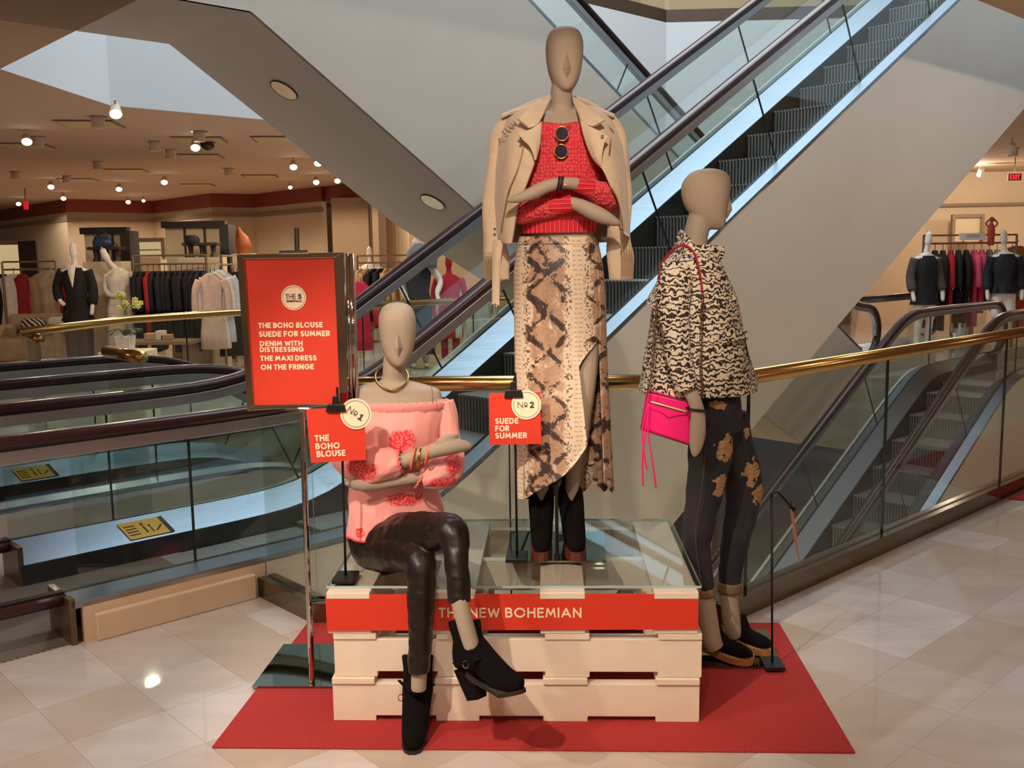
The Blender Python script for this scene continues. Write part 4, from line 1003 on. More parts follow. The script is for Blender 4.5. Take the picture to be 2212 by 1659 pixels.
# blouse
c_ = lambda px, py, Y: tuple(at(px, py, Y))
emb = [(c_(870, 952, YA - .12), (.05, .06, .042)), (c_(875, 1082, YA - .12), (.075, .07, .028)), (c_(782, 1016, YA - .18), (.07, .09, .042)), (c_(820, 1046, YA - .16), (.07, .09, .02)), (c_(980, 1000, YA - .15), (.035, .09, .05)), (c_(958, 1042, YA - .16), (.06, .09, .02)), (c_(780, 1150, YA - .08), (.02, .05, .02))]
emb = [(Vector(a) - man1.location, r) for a, r in emb]
M_BLOUSE = blouse_mat('pink_blouse', emb)
bw = wrinkle(.014, 7, 4, (1.6, 1, .45)); bw2 = wrinkle(.011, 26, 2, (1.6, 1, .4))
def blf(p, i, a, c):
    q = p - c; q = q.normalized() if q.length > 1e-6 else q
    k = min(1, i / 6); return p + q * ((bw(p) + bw2(p)) * k + .003 * k * math.sin(a * 17 + i * .15))
bm = B(); brg = loft(bm, sil([(872, 732, 970, YA, .100), (884, 738, 968, YA, .108), (920, 756, 960, YA - .01, .124), (970, 768, 952, YA - .01, .126), (1030, 764, 946, YA - .005, .122), (1070, 756, 946, YA, .120), (1100, 758, 953, YA, .122), (1128, 754, 955, YA + .01, .126), (1150, 751, 950, YA + .02, .13)]), 48, cap=False, fn=lambda p, i, a, c: blf(p, i, a, c) + Vector((0, 0, (.045 * max(0, math.cos(a + .55)) ** 1.0 + .0) * max(0, (i - 24) / 8) if i > 24 else 0)))
hemp = [tuple(v.co) for v in brg[-1]]
blo = wpart('blouse', bm, M_BLOUSE, man1, smooth=True); blo['label'] = 'pink off-shoulder peasant blouse with red embroidery'
bm = B(); tube(bm, hemp + [hemp[0]], .0045, 6); wpart('hem_trim', bm, mat('coral_trim', rgb(236, 74, 80), .8), man1, smooth=True).parent = blo
bm = B()
rf = lambda p, i, a, c: p + (p - c).normalized() * (.0022 * math.sin(a * 44 + i)) + Vector((0, 0, .0022 * math.sin(a * 37)))
loft(bm, sil([(862, 737, 965, YA, .098), (868, 733, 970, YA, .106), (876, 733, 971, YA, .106), (882, 738, 968, YA, .103)], 3), 90, cap=False, fn=rf); wpart('ruffle_neckline', bm, mat('pink_ruffle', rgb(240, 150, 146), .8, noise=.12, nscale=90), man1, smooth=True).parent = blo
def puff(pts, name='sleeve'):
    bm = B(); pxtube(bm, pts, 6, 32, 1.0, None, lambda i, a: 1 + .055 * math.sin(5 * a + i * .33) + .04 * math.sin(11 * a - i * .3))
    o = wpart(name, bm, M_BLOUSE, man1, smooth=True); o.parent = blo; return o
puff([(744, 874, YA, 24), (742, 910, YA - .01, 31), (744, 960, YA - .03, 36), (764, 996, YA - .08, 42), (800, 1005, YA - .13, 43), (832, 1003, YA - .155, 39), (853, 1000, YA - .165, 32), (866, 998, YA - .168, 24)])
puff([(954, 868, YA, 25), (962, 905, YA - .005, 27), (968, 950, YA - .02, 28), (970, 996, YA - .06, 34), (960, 1018, YA - .105, 36), (940, 1027, YA - .13, 33), (910, 1036, YA - .145, 23)])
for x, y, Y, r, tl in ((866, 997, YA - .168, 25, -.15), (908, 1036, YA - .146, 22, .55)):
    bm = B(); c = at(x, y, Y); Rr = Matrix.Rotation(tl, 3, 'Y') @ Matrix.Rotation(math.pi / 2, 3, 'Y'); rr = r * Y / FPX
    tube(bm, [c + Rr @ Vector((math.cos(t_) * rr, math.sin(t_) * rr, .003 * math.sin(t_ * 14))) for t_ in [2 * math.pi * k / 84 for k in range(85)]], .0032, 6); wpart('sleeve_edging', bm, mat('coral_braid', rgb(236, 110, 104), .8), man1, smooth=True).parent = blo
# leather trousers
tw = wrinkle(.007, 14, 6, (1, 1, 1))
tj = lambda i, a: 1 + .03 * math.sin(3 * a + i * .8) + .015 * math.sin(7 * a - i * .4)
bm = B()
loft(bm, sil([(1100, 790, 940, YA + .03, .09), (1130, 766, 944, YA + .03, .115), (1165, 756, 940, YA + .03, .125), (1190, 762, 930, YA + .03, .125), (1212, 778, 900, YA + .03, .115), (1226, 796, 870, YA + .03, .095)]), 26)
pxtube(bm, [(800, 1170, YA + .05, 58), (850, 1168, YA - .06, 62), (900, 1158, 3.06, 55), (950, 1150, 2.93, 45), (975, 1150, 2.86, 40), (984, 1180, 2.83, 31), (988, 1230, 2.80, 27.5), (992, 1280, 2.78, 26.5), (993, 1302, 2.775, 26.5)])
pxtube(bm, [(806, 1185, YA + .03, 50), (850, 1190, 3.12, 46), (888, 1198, 3.0, 41), (909, 1215, 2.92, 35), (911, 1250, 2.90, 33.5), (910, 1300, 2.89, 32), (909, 1360, 2.88, 29), (907, 1410, 2.87, 26), (905, 1452, 2.865, 24)])
for px, py in ((965, 1150), (950, 1165)):
    pass
trs = fuse('trousers', bm, M_LEATHER, man1, .005, 3, 'dark brown leather skinny trousers')
for v in trs.data.vertices:
    n = v.normal; v.co += n * (.0035 * pnoise(v.co * 26) + .005 * max(0, pnoise(Vector((v.co.x * 16, v.co.y * 16, v.co.z * 34)))))
# boots: the left one on the floor, the right one hanging
def tilt_boot(heelpt, toept, top, **k):
    h, tt, tp = at(*heelpt), at(*toept), at(*top); return h, tt - h, tp - h
b = boot(man1, (-.437, 2.985, .0), (.02, -1, 0), .075, .20, (M_SUEDEBLK, M_SOLE, M_SUEDEBLK), shaft=.085, w=.049)
bh_ = at(1038, 1508, 2.735); bt_ = at(1122, 1498, 2.665); lean = at(1005, 1375, 2.76) - at(1030, 1470, 2.72)
b2 = boot(man1, bh_, bt_ - bh_, .075, .162, (M_SUEDEBLK, M_SOLE, M_SUEDEBLK), lean=lean, shaft=.075, w=.047)
for bo, pts in ((b, [(866, 1506, 2.93)]), (b2, [(1006, 1434, 2.70)])):
    for p in pts:
        bm = B(); c = at(*p); tube(bm, [c + Vector((math.cos(t_) * .008, -.004, math.sin(t_) * .011)) for t_ in [2 * math.pi * k / 16 for k in range(17)]], .0018, 6); wpart('strap_ring', bm, M_CHROME, man1, smooth=True).parent = bo
for bo, pts in ((b, [(862, 1470, 2.95), (900, 1500, 2.86), (938, 1478, 2.93)]), (b2, [(980, 1432, 2.73), (1010, 1432, 2.69), (1052, 1420, 2.72)])):
    bm = B(); tube(bm, crom([tuple(at(*p)) for p in pts], 6), .006, 8, flat=.4); wpart('harness_strap', bm, M_SUEDEBLK, man1, smooth=True).parent = bo
# necklace and bangles
bm = B(); P = []
for k in range(49):
    a = 2 * math.pi * k / 48; P.append(at(846 + 35 * math.sin(a), 812 + 28 * -math.cos(a) + 0, YA - .01 - .075 * (0.35 - math.cos(a) * .65)) if False else at(846 + 35.5 * math.sin(a), 814 - 28 * math.cos(a), YA - .005 + .06 * math.cos(a)))
tube(bm, P, .0035, 8, cap=False); wpart('necklace', bm, M_GOLD, man1, smooth=True)
M_CORALB = mat('coral_enamel', rgb(240, 120, 80), .35)
for x, y, rx, rz, m in ((893, 990, .028, .034, M_CORALB), (906, 988, .027, .034, M_GOLD), (924, 982, .026, .032, M_CORALB)):
    bm = B(); c = at(x, y, YA - .182); Rr = Matrix.Rotation(.22, 3, 'Y') @ Matrix.Rotation(math.pi / 2, 3, 'Y')
    tube(bm, [c + Rr @ Vector((math.cos(t_) * rz, math.sin(t_) * rx, 0)) for t_ in [2 * math.pi * k / 30 for k in range(31)]], .0042, 10); o = wpart('bangle', bm, m, man1, smooth=True)
    if m is M_CORALB:
        bm = B(); tube(bm, [c + Rr @ Vector((math.cos(t_) * rz, math.sin(t_) * rx, 0)) for t_ in [math.pi * (.78 + .07 * k) for k in range(6)]], .0050, 10); wpart('gold_section', bm, M_GOLD, man1, smooth=True).parent = o

# ================================================================ mannequin in profile on the mat
Y3 = 3.53
man3 = thing('mannequin', 'mannequin in profile on the mat in tiger print jacket and ripped jeans', 'mannequin', (.66, 3.52, MZ))
bm = B()
head(bm, at(1531, 363.5, Y3), math.radians(82))
pxtube(bm, [(1512, 470, Y3, 25), (1506, 495, Y3, 26), (1501, 520, Y3, 27), (1497, 545, Y3, 36), (1495, 570, Y3, 44)])
loft(bm, sil([(545, 1466, 1540, Y3, .10), (570, 1452, 1556, Y3, .15), (620, 1446, 1570, Y3, .155), (700, 1458, 1580, Y3, .13), (760, 1466, 1574, Y3, .12), (830, 1490, 1590, Y3, .14), (880, 1490, 1594, Y3, .15)]), 26)
pxtube(bm, [(1464, 600, Y3 - .13, 26), (1462, 690, Y3 - .16, 25), (1470, 780, Y3 - .20, 20), (1484, 830, Y3 - .225, 17), (1498, 860, Y3 - .24, 15.5), (1507, 890, Y3 - .25, 16), (1507, 930, Y3 - .255, 18.5), (1504, 960, Y3 - .255, 16), (1501, 980, Y3 - .255, 9), (1500, 988, Y3 - .255, 3)], flat=.62, up=(0, 1, 0))
pxtube(bm, [(1534, 900, Y3 - .08, 46), (1520, 1060, Y3 - .085, 34), (1508, 1180, Y3 - .085, 30), (1518, 1260, Y3 - .085, 22), (1528, 1320, Y3 - .085, 21), (1535, 1375, Y3 - .085, 23), (1545, 1400, Y3 - .085, 20)])
pxtube(bm, [(1568, 900, Y3 + .07, 44), (1600, 1060, Y3 + .06, 33), (1590, 1160, Y3 + .05, 28), (1574, 1260, Y3 + .04, 21), (1576, 1300, Y3 + .04, 20), (1582, 1350, Y3 + .04, 21), (1590, 1375, Y3 + .04, 18)])
bo3 = fuse('body', bm, M_SKIN, man3, .0045, 3); nose(bo3, at(1531, 363.5, Y3), math.radians(82))
# jacket
tg = wrinkle(.012, 8, 9, (1, 1, .8))
def tjf(p, i, a, c):
    q = p - c; q = q.normalized() if q.length > 1e-6 else q
    return p + q * tg(p)
bm = B(); loft(bm, sil([(545, 1456, 1548, Y3, .11), (562, 1440, 1556, Y3, .16), (600, 1426, 1570, Y3, .19), (650, 1412, 1588, Y3, .20), (720, 1402, 1606, Y3, .20), (790, 1390, 1622, Y3, .205), (835, 1380, 1630, Y3, .21), (842, 1378, 1630, Y3, .21)]), 44, cap=False, fn=tjf)
jk3 = wpart('jacket', bm, M_TIGER, man3, smooth=True); jk3['label'] = 'cream and black tiger print cropped jacket'
bm = B(); pxtube(bm, [(1462, 575, Y3 - .15, 30), (1458, 620, Y3 - .19, 37), (1456, 680, Y3 - .21, 33), (1462, 740, Y3 - .22, 29), (1473, 800, Y3 - .232, 27), (1484, 842, Y3 - .238, 25)], 6, 26, .72, (0, 1, 0), lambda i, a: 1 + .05 * math.sin(3 * a + i * .6) + .03 * math.sin(6 * a - i)); wpart('sleeve', bm, M_TIGER, man3, smooth=True).parent = jk3
def j3(name, rows, th=.006, m=M_TIGER, par=True, nu=5, nv=5):
    bm = B(); patch(bm, rows, nu, nv, th); o = wpart(name, bm, m, man3, smooth=True)
    if par: o.parent = jk3
    return o
j3('collar', [[(1470, 494, Y3), (1486, 510, Y3 - .09), (1504, 532, Y3 - .11)], [(1462, 515, Y3 + .0), (1482, 534, Y3 - .10), (1508, 556, Y3 - .125)], [(1456, 540, Y3), (1480, 556, Y3 - .12), (1512, 574, Y3 - .14)]])
j3('collar', [[(1502, 530, Y3 - .105), (1532, 530, Y3 - .10), (1562, 533, Y3 - .06)], [(1506, 548, Y3 - .12), (1534, 548, Y3 - .115), (1563, 552, Y3 - .07)], [(1512, 566, Y3 - .13), (1534, 566, Y3 - .12), (1552, 566, Y3 - .09)]])
j3('yoke_flap', [[(1426, 600, Y3 - .02), (1430, 606, Y3 - .12), (1440, 610, Y3 - .17)], [(1408, 630, Y3 - .02), (1416, 640, Y3 - .13), (1430, 648, Y3 - .18)], [(1396, 652, Y3 - .02), (1408, 662, Y3 - .14), (1424, 672, Y3 - .185)]])
j3('chest_flap', [[(1508, 664, Y3 - .212), (1548, 650, Y3 - .19), (1584, 632, Y3 - .10)], [(1508, 670, Y3 - .216), (1550, 660, Y3 - .20), (1588, 648, Y3 - .11)]])
j3('pocket_flap', [[(1560, 724, Y3 - .20), (1588, 716, Y3 - .17), (1612, 712, Y3 - .10)], [(1560, 742, Y3 - .206), (1590, 736, Y3 - .18), (1615, 738, Y3 - .11)]])
j3('hem_band', [[(1600, 808, Y3 - .17), (1622, 806, Y3 - .11), (1638, 808, Y3 - .02)], [(1600, 834, Y3 - .175), (1622, 832, Y3 - .115), (1637, 831, Y3 - .02)]])
bm = B(); tube(bm, [at(*p) for p in crom([(1555, 570, Y3 - .10), (1580, 640, Y3 - .09), (1604, 720, Y3 - .08), (1622, 800, Y3 - .07)], 8)], .004, 6); wpart('front_zip', bm, M_BLK, man3).parent = jk3
# jeans with rips
rips = [(at(1553, 877, Y3 - .17), (.030, .12, .016)), (at(1566, 965, Y3 - .13), (.036, .12, .042)), (at(1553, 1045, Y3 - .12), (.026, .12, .042)), (at(1622, 1020, Y3 + .02), (.030, .1, .048)), (at(1636, 1065, Y3 + .02), (.026, .1, .035)), (at(1614, 935, Y3 - .0), (.012, .1, .02))]
rips = [(a - man3.location, r) for a, r in rips]
bm = B()
loft(bm, sil([(822, 1492, 1592, Y3, .13), (850, 1488, 1598, Y3, .155), (890, 1486, 1600, Y3, .16), (925, 1486, 1598, Y3 - .01, .15)]), 28)
pxtube(bm, [(1536, 900, Y3 - .08, 50), (1534, 980, Y3 - .09, 48), (1524, 1050, Y3 - .09, 41), (1511, 1120, Y3 - .09, 36), (1506, 1180, Y3 - .09, 31), (1514, 1230, Y3 - .09, 25), (1524, 1272, Y3 - .09, 20.5), (1526, 1284, Y3 - .09, 20)], jitter=lambda i, a: 1 + .02 * math.sin(4 * a + i))
pxtube(bm, [(1566, 900, Y3 + .06, 48), (1588, 980, Y3 + .06, 45), (1606, 1050, Y3 + .055, 42), (1602, 1100, Y3 + .05, 36), (1590, 1160, Y3 + .045, 32), (1580, 1220, Y3 + .04, 27), (1576, 1262, Y3 + .04, 25), (1576, 1272, Y3 + .04, 25)], jitter=lambda i, a: 1 + .02 * math.sin(4 * a + i))
jeans = fuse('jeans', bm, jeans_mat(rips), man3, .005, 3, 'dark distressed jeans with ripped patches')
for v in jeans.data.vertices: v.co += v.normal * (.004 * pnoise(Vector((v.co.x * 12, v.co.y * 12, v.co.z * 22))))
M_CUFF = mat('denim_cuff', rgb(120, 96, 74), .85, noise=.1, nscale=200)
for pts in ([(1523, 1270, Y3 - .09, 22.5), (1526, 1286, Y3 - .09, 22.5)], [(1577, 1256, Y3 + .04, 26.5), (1576, 1278, Y3 + .04, 26.5)]):
    bm = B(); pxtube(bm, pts, 3, 22); wpart('turn_up', bm, M_CUFF, man3, smooth=True).parent = jeans
wire('leg_seam', [(1527, 930, Y3 - .20), (1517, 1050, Y3 - .185), (1502, 1150, Y3 - .165), (1512, 1240, Y3 - .145), (1518, 1268, Y3 - .14)], .8, mat('seam_thread', rgb(92, 76, 60), .8), jeans, man3)
# espadrilles
def espadrille(heel, toe, ypx):
    h, tt = atz(*heel, MZ + .012), atz(*toe, MZ + .012); f = (tt - h); L = f.length; f.normalize(); s = Vector((f.y, -f.x, 0))
    out = [(0, .022), (.02, .030), (.25, .034), (.5, .037), (.72, .043), (.88, .037), (.97, .022), (1, .006)]
    out = crom(out, 3); top = [(y * L, w) for y, w in out] + [(y * L, -w) for y, w in out[::-1]]
    bs = B(); rise = lambda y: .030 * max(0, 1 - y / (L * .62)) ** 1.4
    A = [bs.verts.new(h + f * y + s * w + Vector((0, 0, .024 + rise(y)))) for y, w in top]; C = [bs.verts.new(h + f * y + s * w * .97 + Vector((0, 0, rise(y) * .75))) for y, w in top]
    bs.faces.new(A); bs.faces.new(C[::-1]); ringlink(bs, [A, C], True, False)
    up = B(); path = [(0.06, .022, .058 + .03, .024), (.18, .0, .060 + .018, .031), (.36, 0, .056, .033), (.55, 0, .042, .034), (.74, 0, .034, .034), (.9, 0, .030, .027), (.985, 0, .026, .012)]
    tube(up, [tuple(h + f * (y * L) + Vector((0, 0, z))) for y, _, z, r in path], [q[3] for q in path], 18, 4, True, 0, .95, (0, 0, 1))
    tube(up, [tuple(h + f * (L * .40) + Vector((0, 0, .06))), tuple(h + f * (L * .30) + Vector((0, 0, .098))), tuple(h + f * (L * .26) + Vector((0, 0, .118)))], [.03, .031, .030], 16, 3)
    o = fuse('espadrille', up, M_SUEDEBLK, man3, .004, 4, 'black suede espadrille with jute sole'); so = wpart('jute_sole', bs, M_ESPA, man3); so.parent = o
    st = B()
    for y, w in top:
        p = h + f * y + s * (w * 1.02) + Vector((0, 0, .024 + rise(y))); tube(st, [p, p + Vector((0, 0, .007))], .0013, 5)
    wpart('stitching', st, M_STITCH, man3).parent = o
espadrille((1506, 1404), (1626, 1436), 0)
espadrille((1566, 1386), (1668, 1415), 0)
bm = B(); prism(bm, [(.50, 3.398, MZ), (.834, 3.398, MZ), (.853, 3.755, MZ), (.50, 3.755, MZ)], (0, 0, .008)); wpart('base_plate', bm, M_MIRROR, man3)
bm = B(); c = at(1506, 884, Y3 - .25); tube(bm, [c + Matrix.Rotation(.12, 3, 'Y') @ Vector((math.cos(t_) * .036, math.sin(t_) * .024, 0)) for t_ in [2 * math.pi * k / 24 for k in range(25)]], .004, 8); wpart('bracelet', bm, M_BLK, man3, smooth=True)
# ---- handbag
M_PINK = mat('neon_pink_leather', rgb(246, 30, 122), .4, spec=.4); M_PIPE = mat('dark_pink_edge', rgb(150, 20, 70), .5)
hb = thing('handbag', 'neon pink crossbody handbag with long tassels at the hip', 'handbag', at(1440, 900, Y3 - .26))
q = [at(1398, 845, 3.335), at(1492, 868, 3.318), at(1492, 962, 3.318), at(1384, 927, 3.335)]
bm = B(); dep = Vector((.012, .055, 0)); prism(bm, q, dep); wpart('bag_body', bm, M_PINK, hb, bevel=.008)
bm = B(); tube(bm, [p - dep * .02 for p in q + [q[0]]], .003, 8); wpart('piping', bm, M_PIPE, hb, smooth=True)
bm = B(); tube(bm, [at(1406, 868, 3.330), at(1481, 889, 3.316)], .0042, 8); o = wpart('zipper', bm, M_ZIP, hb)
bm = B(); tube(bm, crom([tuple(at(*p)) for p in ((1406, 884, 3.332), (1430, 892, 3.328), (1444, 902, 3.324), (1462, 898, 3.321), (1486, 896, 3.317))], 6), .0016, 6); wpart('flap_edge', bm, M_PIPE, hb)
for pts in ([(1402, 872, 3.325), (1396, 920, 3.322), (1388, 985, 3.32), (1389, 1050, 3.32)], [(1403, 872, 3.322), (1400, 930, 3.318), (1410, 1000, 3.316), (1417, 1053, 3.316)], [(1401, 872, 3.324), (1388, 930, 3.322), (1392, 985, 3.32), (1398, 1014, 3.32)]):
    bm = B(); tube(bm, crom([tuple(at(*p)) for p in pts], 6), .0032, 6, flat=.4); wpart('tassel', bm, M_PINK, hb, smooth=True)
bm = B(); tube(bm, crom([tuple(at(*p)) for p in ((1422, 605, Y3 - .13), (1432, 566, Y3 - .14), (1456, 538, Y3 - .16), (1478, 530, Y3 - .17), (1500, 548, Y3 - .19), (1512, 590, Y3 - .22), (1518, 634, Y3 - .235))], 6), .005, 8, flat=.5); wpart('shoulder_strap', bm, mat('red_strap', rgb(160, 16, 50), .5), hb, smooth=True)
for pts in ([(1422, 605, Y3 - .14), (1416, 680, Y3 - .22), (1412, 760, Y3 - .235), (1402, 846, 3.275)], [(1518, 634, Y3 - .235), (1515, 720, Y3 - .25), (1514, 800, Y3 - .25), (1516, 848, Y3 - .24), (1493, 868, 3.33)]):
    bm = B(); P = crom([tuple(at(*p)) for p in pts], 14)
    for i in range(0, len(P) - 1):
        a_, b_ = Vector(P[i]), Vector(P[i + 1]); m_ = (a_ + b_) / 2; d = (b_ - a_).normalized(); w_ = Vector((1, 0, 0)) if i % 2 else Vector((0, 1, 0))
        hl = (b_ - a_).length * .62
        tube(bm, [m_ + d * (math.cos(t_) * hl) + w_ * (math.sin(t_) * .005) for t_ in [2 * math.pi * k / 10 for k in range(11)]], .0019, 5, cap=False)
    wpart('chain', bm, mat('dark_chain', rgb(150, 112, 92), .3, .9), hb)

# ================================================================ signs
sg = thing('poster_stand', 'chrome poster stand with the orange list of five essentials', 'sign', (-.856, 3.40, MZ))
FY = 3.20
c4 = [at(511, 550, FY), at(758, 543, FY), at(770, 872, FY), at(534, 888, FY)]
o4 = [at(528, 560, FY), at(726, 557, FY), at(736, 868, FY), at(549, 876, FY)]
o4 = [at(527, 560, FY), at(721, 557, FY), at(734, 872, FY), at(548, 875, FY)]
c4[1] = at(741, 545, FY); c4[2] = at(752, 874, FY)
X_ = (c4[1] - c4[0]).normalized(); Z_ = Vector((0, 0, 1)); D_ = Vector((0, .022, 0))
bm = B()
for i in range(4):
    j = (i + 1) % 4; prism(bm, [c4[i], c4[j], o4[j], o4[i]], D_)
wpart('frame', bm, M_CHROME, sg, bevel=.002)
bm = B(); prism(bm, [p + Vector((0, .006, 0)) for p in o4], (0, .008, 0)); po = wpart('poster', bm, M_BOARD, sg)
XX = (o4[1] - o4[0]).normalized()
def ptext(s, px, py, pxr, hpx, wt, m=M_PRINT, Yp=FY + .0055, par=None, name='lettering'):
    a, b_ = at(px, py, Yp), at(pxr, py, Yp); h = hpx * Yp / FPX; bm = B(); text(bm, s, 0, 0, h, wt, (b_ - a).length, XX, Vector((-.0, 0, 1)), a); wpart(name, bm, m, sg).parent = po
for s, px, py, pr, h in (('THE BOHO BLOUSE', 559, 709, 699, 12), ('SUEDE FOR SUMMER', 560, 728, 715, 12.5), ('DENIM WITH', 562, 748, 656, 11.5), ('DISTRESSING', 562, 761, 658, 11.5), ('THE MAXI DRESS', 563, 780, 686, 12), ('ON THE FRINGE', 564, 799, 680, 12)):
    ptext(s, px, py, pr, h, .24)
cc = at(634.5, 643, FY + .0052); bm = B(); disc(bm, cc, .0415, XX, Z_); o = wpart('badge', bm, M_PRINT, sg); o.parent = po
bm = B(); disc(bm, cc + Vector((0, -.0012, 0)), .0372, XX, Z_, .0006, 48, .0362); wpart('badge_ring', bm, M_INK, sg).parent = po
ptext('THE', 617, 646, 641, 11, .09, M_INK, FY + .0035); ptext('5', 644, 646, 653, 11, .2, M_INK, FY + .0035); ptext('ESSENTIALS', 619, 652.5, 652, 4, .22, M_INK, FY + .0035)
bm = B(); tube(bm, [at(641, 492, FY + .04), at(642, 548, FY + .04)], .0085, 14); wpart('top_post', bm, M_CHROME, sg); bm = B(); tube(bm, [at(652, 888, FY + .04), (-.856, 3.255, MZ + .01)], .0105, 16); wpart('post', bm, M_CHROME, sg, smooth=False)
bm = B(); tube(bm, [at(604, 545, FY + .002), at(664, 544, FY + .002)], .007, 12); wpart('clamp', bm, M_CHROME, sg); bm = B(); box(bm, *at(645, 884, FY + .01), .09, .03, .006); wpart('clamp', bm, M_CHROME, sg)
bm = B(); tube(bm, [at(757, 548, FY + .03), at(768, 880, FY + .03)], .013, 16); tube(bm, [at(749, 547, FY + .015), at(760, 880, FY + .015)], .006, 12); wpart('side_post', bm, M_CHROME, sg, smooth=True)
bm = B(); prism(bm, [(-1.062, 3.224, MZ), (-.735, 3.224, MZ), (-.735, 3.60, MZ), (-1.052, 3.60, MZ)], (0, 0, .008)); wpart('base_plate', bm, M_MIRROR, sg)
def card_stand(label, base, rodtop, cardq, lines, num, badge, tilt, clip, zfloor, Yc, bs=(.072, .10)):
    t = thing('sign_holder', label, 'sign', base)
    bm = B(); box(bm, base[0], base[1], zfloor + .008, bs[0], bs[1], .014); wpart('base', bm, M_BLK, t, bevel=.002)
    bm = B(); tube(bm, [(base[0], base[1], zfloor + .014), tuple(rodtop)], .0042, 10); wpart('rod', bm, M_BLK, t, smooth=True)
    if cardq:
        P = [at(x, y, Yc) for x, y in cardq]; bm = B(); prism(bm, P, (0, .0016, 0)); cd = wpart('card', bm, M_BOARD, t)
        X2 = (P[1] - P[0]).normalized(); Z2 = Vector((0, 1, 0)).cross(X2) * -1; Z2 = X2.cross(Vector((0, 1, 0))) * 1.0
        Z2 = Vector((-X2.z, 0, X2.x))
        for s, px, py, pr, h in lines:
            a, b_ = at(px, py, Yc - .0005), at(pr, py, Yc - .0005); bm = B(); text(bm, s, 0, 0, h * Yc / FPX, .22, (b_ - a).length, X2, Z2, a); wpart('lettering', bm, M_PRINT, t).parent = cd
        bx, by, br = badge; c = at(bx, by, Yc - .003); r = br * Yc / FPX; bm = B(); disc(bm, c, r, X2, Z2, .001); bd = wpart('badge', bm, M_PRINT, t); bd.parent = cd
        bm = B(); disc(bm, c + Vector((0, -.0012, 0)), r * .865, X2, Z2, .0006, 48, r * .84); wpart('badge_ring', bm, M_INK, t).parent = cd
        X3 = Vector((math.cos(tilt), 0, -math.sin(tilt))); Z3 = Vector((math.sin(tilt), 0, math.cos(tilt)))
        bm = B(); text(bm, 'N', -r * .58, -r * .2, r * .42, .09, r * .42, X3, Z3, c + Vector((0, -.0012, 0))); text(bm, 'o', -r * .16, -r * .2, r * .42, .09, r * .32, X3, Z3, c + Vector((0, -.0012, 0))); text(bm, num, r * .24, -r * .2, r * .42, .2, r * .34, X3, Z3, c + Vector((0, -.0012, 0))); wpart('numeral', bm, M_INK, t).parent = cd
        x, y, w_ = clip; Yk = Yc - .012
        bm = B(); k = [at(x - w_ * .82, y - 8, Yk), at(x + w_ * .82, y - 8, Yk), at(x + w_, y + 8, Yk - .0), at(x - w_, y + 8, Yk)]; prism(bm, k, (0, .02, 0)); k2 = [at(x - w_ * .3, y - 26, Yk), at(x + w_ * .28, y - 26, Yk), at(x + w_ * .36, y - 8, Yk), at(x - w_ * .36, y - 8, Yk)]; prism(bm, k2, (0, .012, 0)); tube(bm, [at(x + w_ * .15, y - 46, Yk + .01), at(x + w_ * .2, y - 22, Yk + .006)], .0045, 8); wpart('binder_clip', bm, M_BLK, t, bevel=.001)
    return t
b1 = atz(747, 1252, TZ)
card_stand('black card holder on the glass with the tilted No 1 card', (b1.x, b1.y, TZ), at(736, 850, 3.04), [(661, 884), (786, 878), (791, 993), (672, 1000)], [('THE', 681, 953.5, 713.5, 14), ('BOHO', 682.5, 971, 737, 14), ('BLOUSE', 685, 987.5, 749, 14)], '1', (769, 894, 34.5), .62, (725, 882, 22), TZ, 3.01)
b2_ = atz(1117, 1207, TZ + .008)
card_stand('black card holder on the mirrored plate with the No 2 card', (b2_.x, b2_.y, TZ + .0075), at(1111, 815, b2_.y), [(1056, 849), (1167, 847), (1169.5, 959), (1057.5, 961)], [('SUEDE', 1070, 916, 1122, 13), ('FOR', 1070, 932, 1102, 13), ('SUMMER', 1070, 947.5, 1140.5, 13)], '2', (1137, 874.5, 32.5), .0, (1109.5, 851, 21), TZ + .0075, 3.22)
b3_ = atz(1668, 1437, MZ + .01)
t3 = card_stand('black hooked card holder at the right corner of the mat, its card seen edge on', (b3_.x, b3_.y, MZ + .0085), at(1667, 1072, b3_.y), None, [], '', None, 0, None, MZ + .0085, 0)
Yb = b3_.y
bm = B(); tube(bm, crom([tuple(at(*p)) for p in ((1667, 1074, Yb), (1669, 1066, Yb), (1677, 1063, Yb), (1686, 1068, Yb), (1712, 1098, Yb))], 6), .0045, 8); tube(bm, [at(1707, 1080, Yb), at(1712, 1098, Yb)], .002, 6); wpart('hook', bm, M_BLK, t3, smooth=True)
bm = B(); c = at(1712, 1097, Yb); box(bm, c.x, c.y, c.z, .016, .04, .018, Matrix.Rotation(.5, 3, 'Y')); wpart('binder_clip', bm, M_BLK, t3, bevel=.004)
bm = B(); P = [at(1707, 1100, Yb - .085), at(1713, 1100, Yb + .085), at(1728, 1218, Yb + .085), at(1717, 1176, Yb - .085)]; prism(bm, P, (.0016, 0, 0)); wpart('card', bm, mat('card_edge', rgb(206, 120, 108), .6), t3)

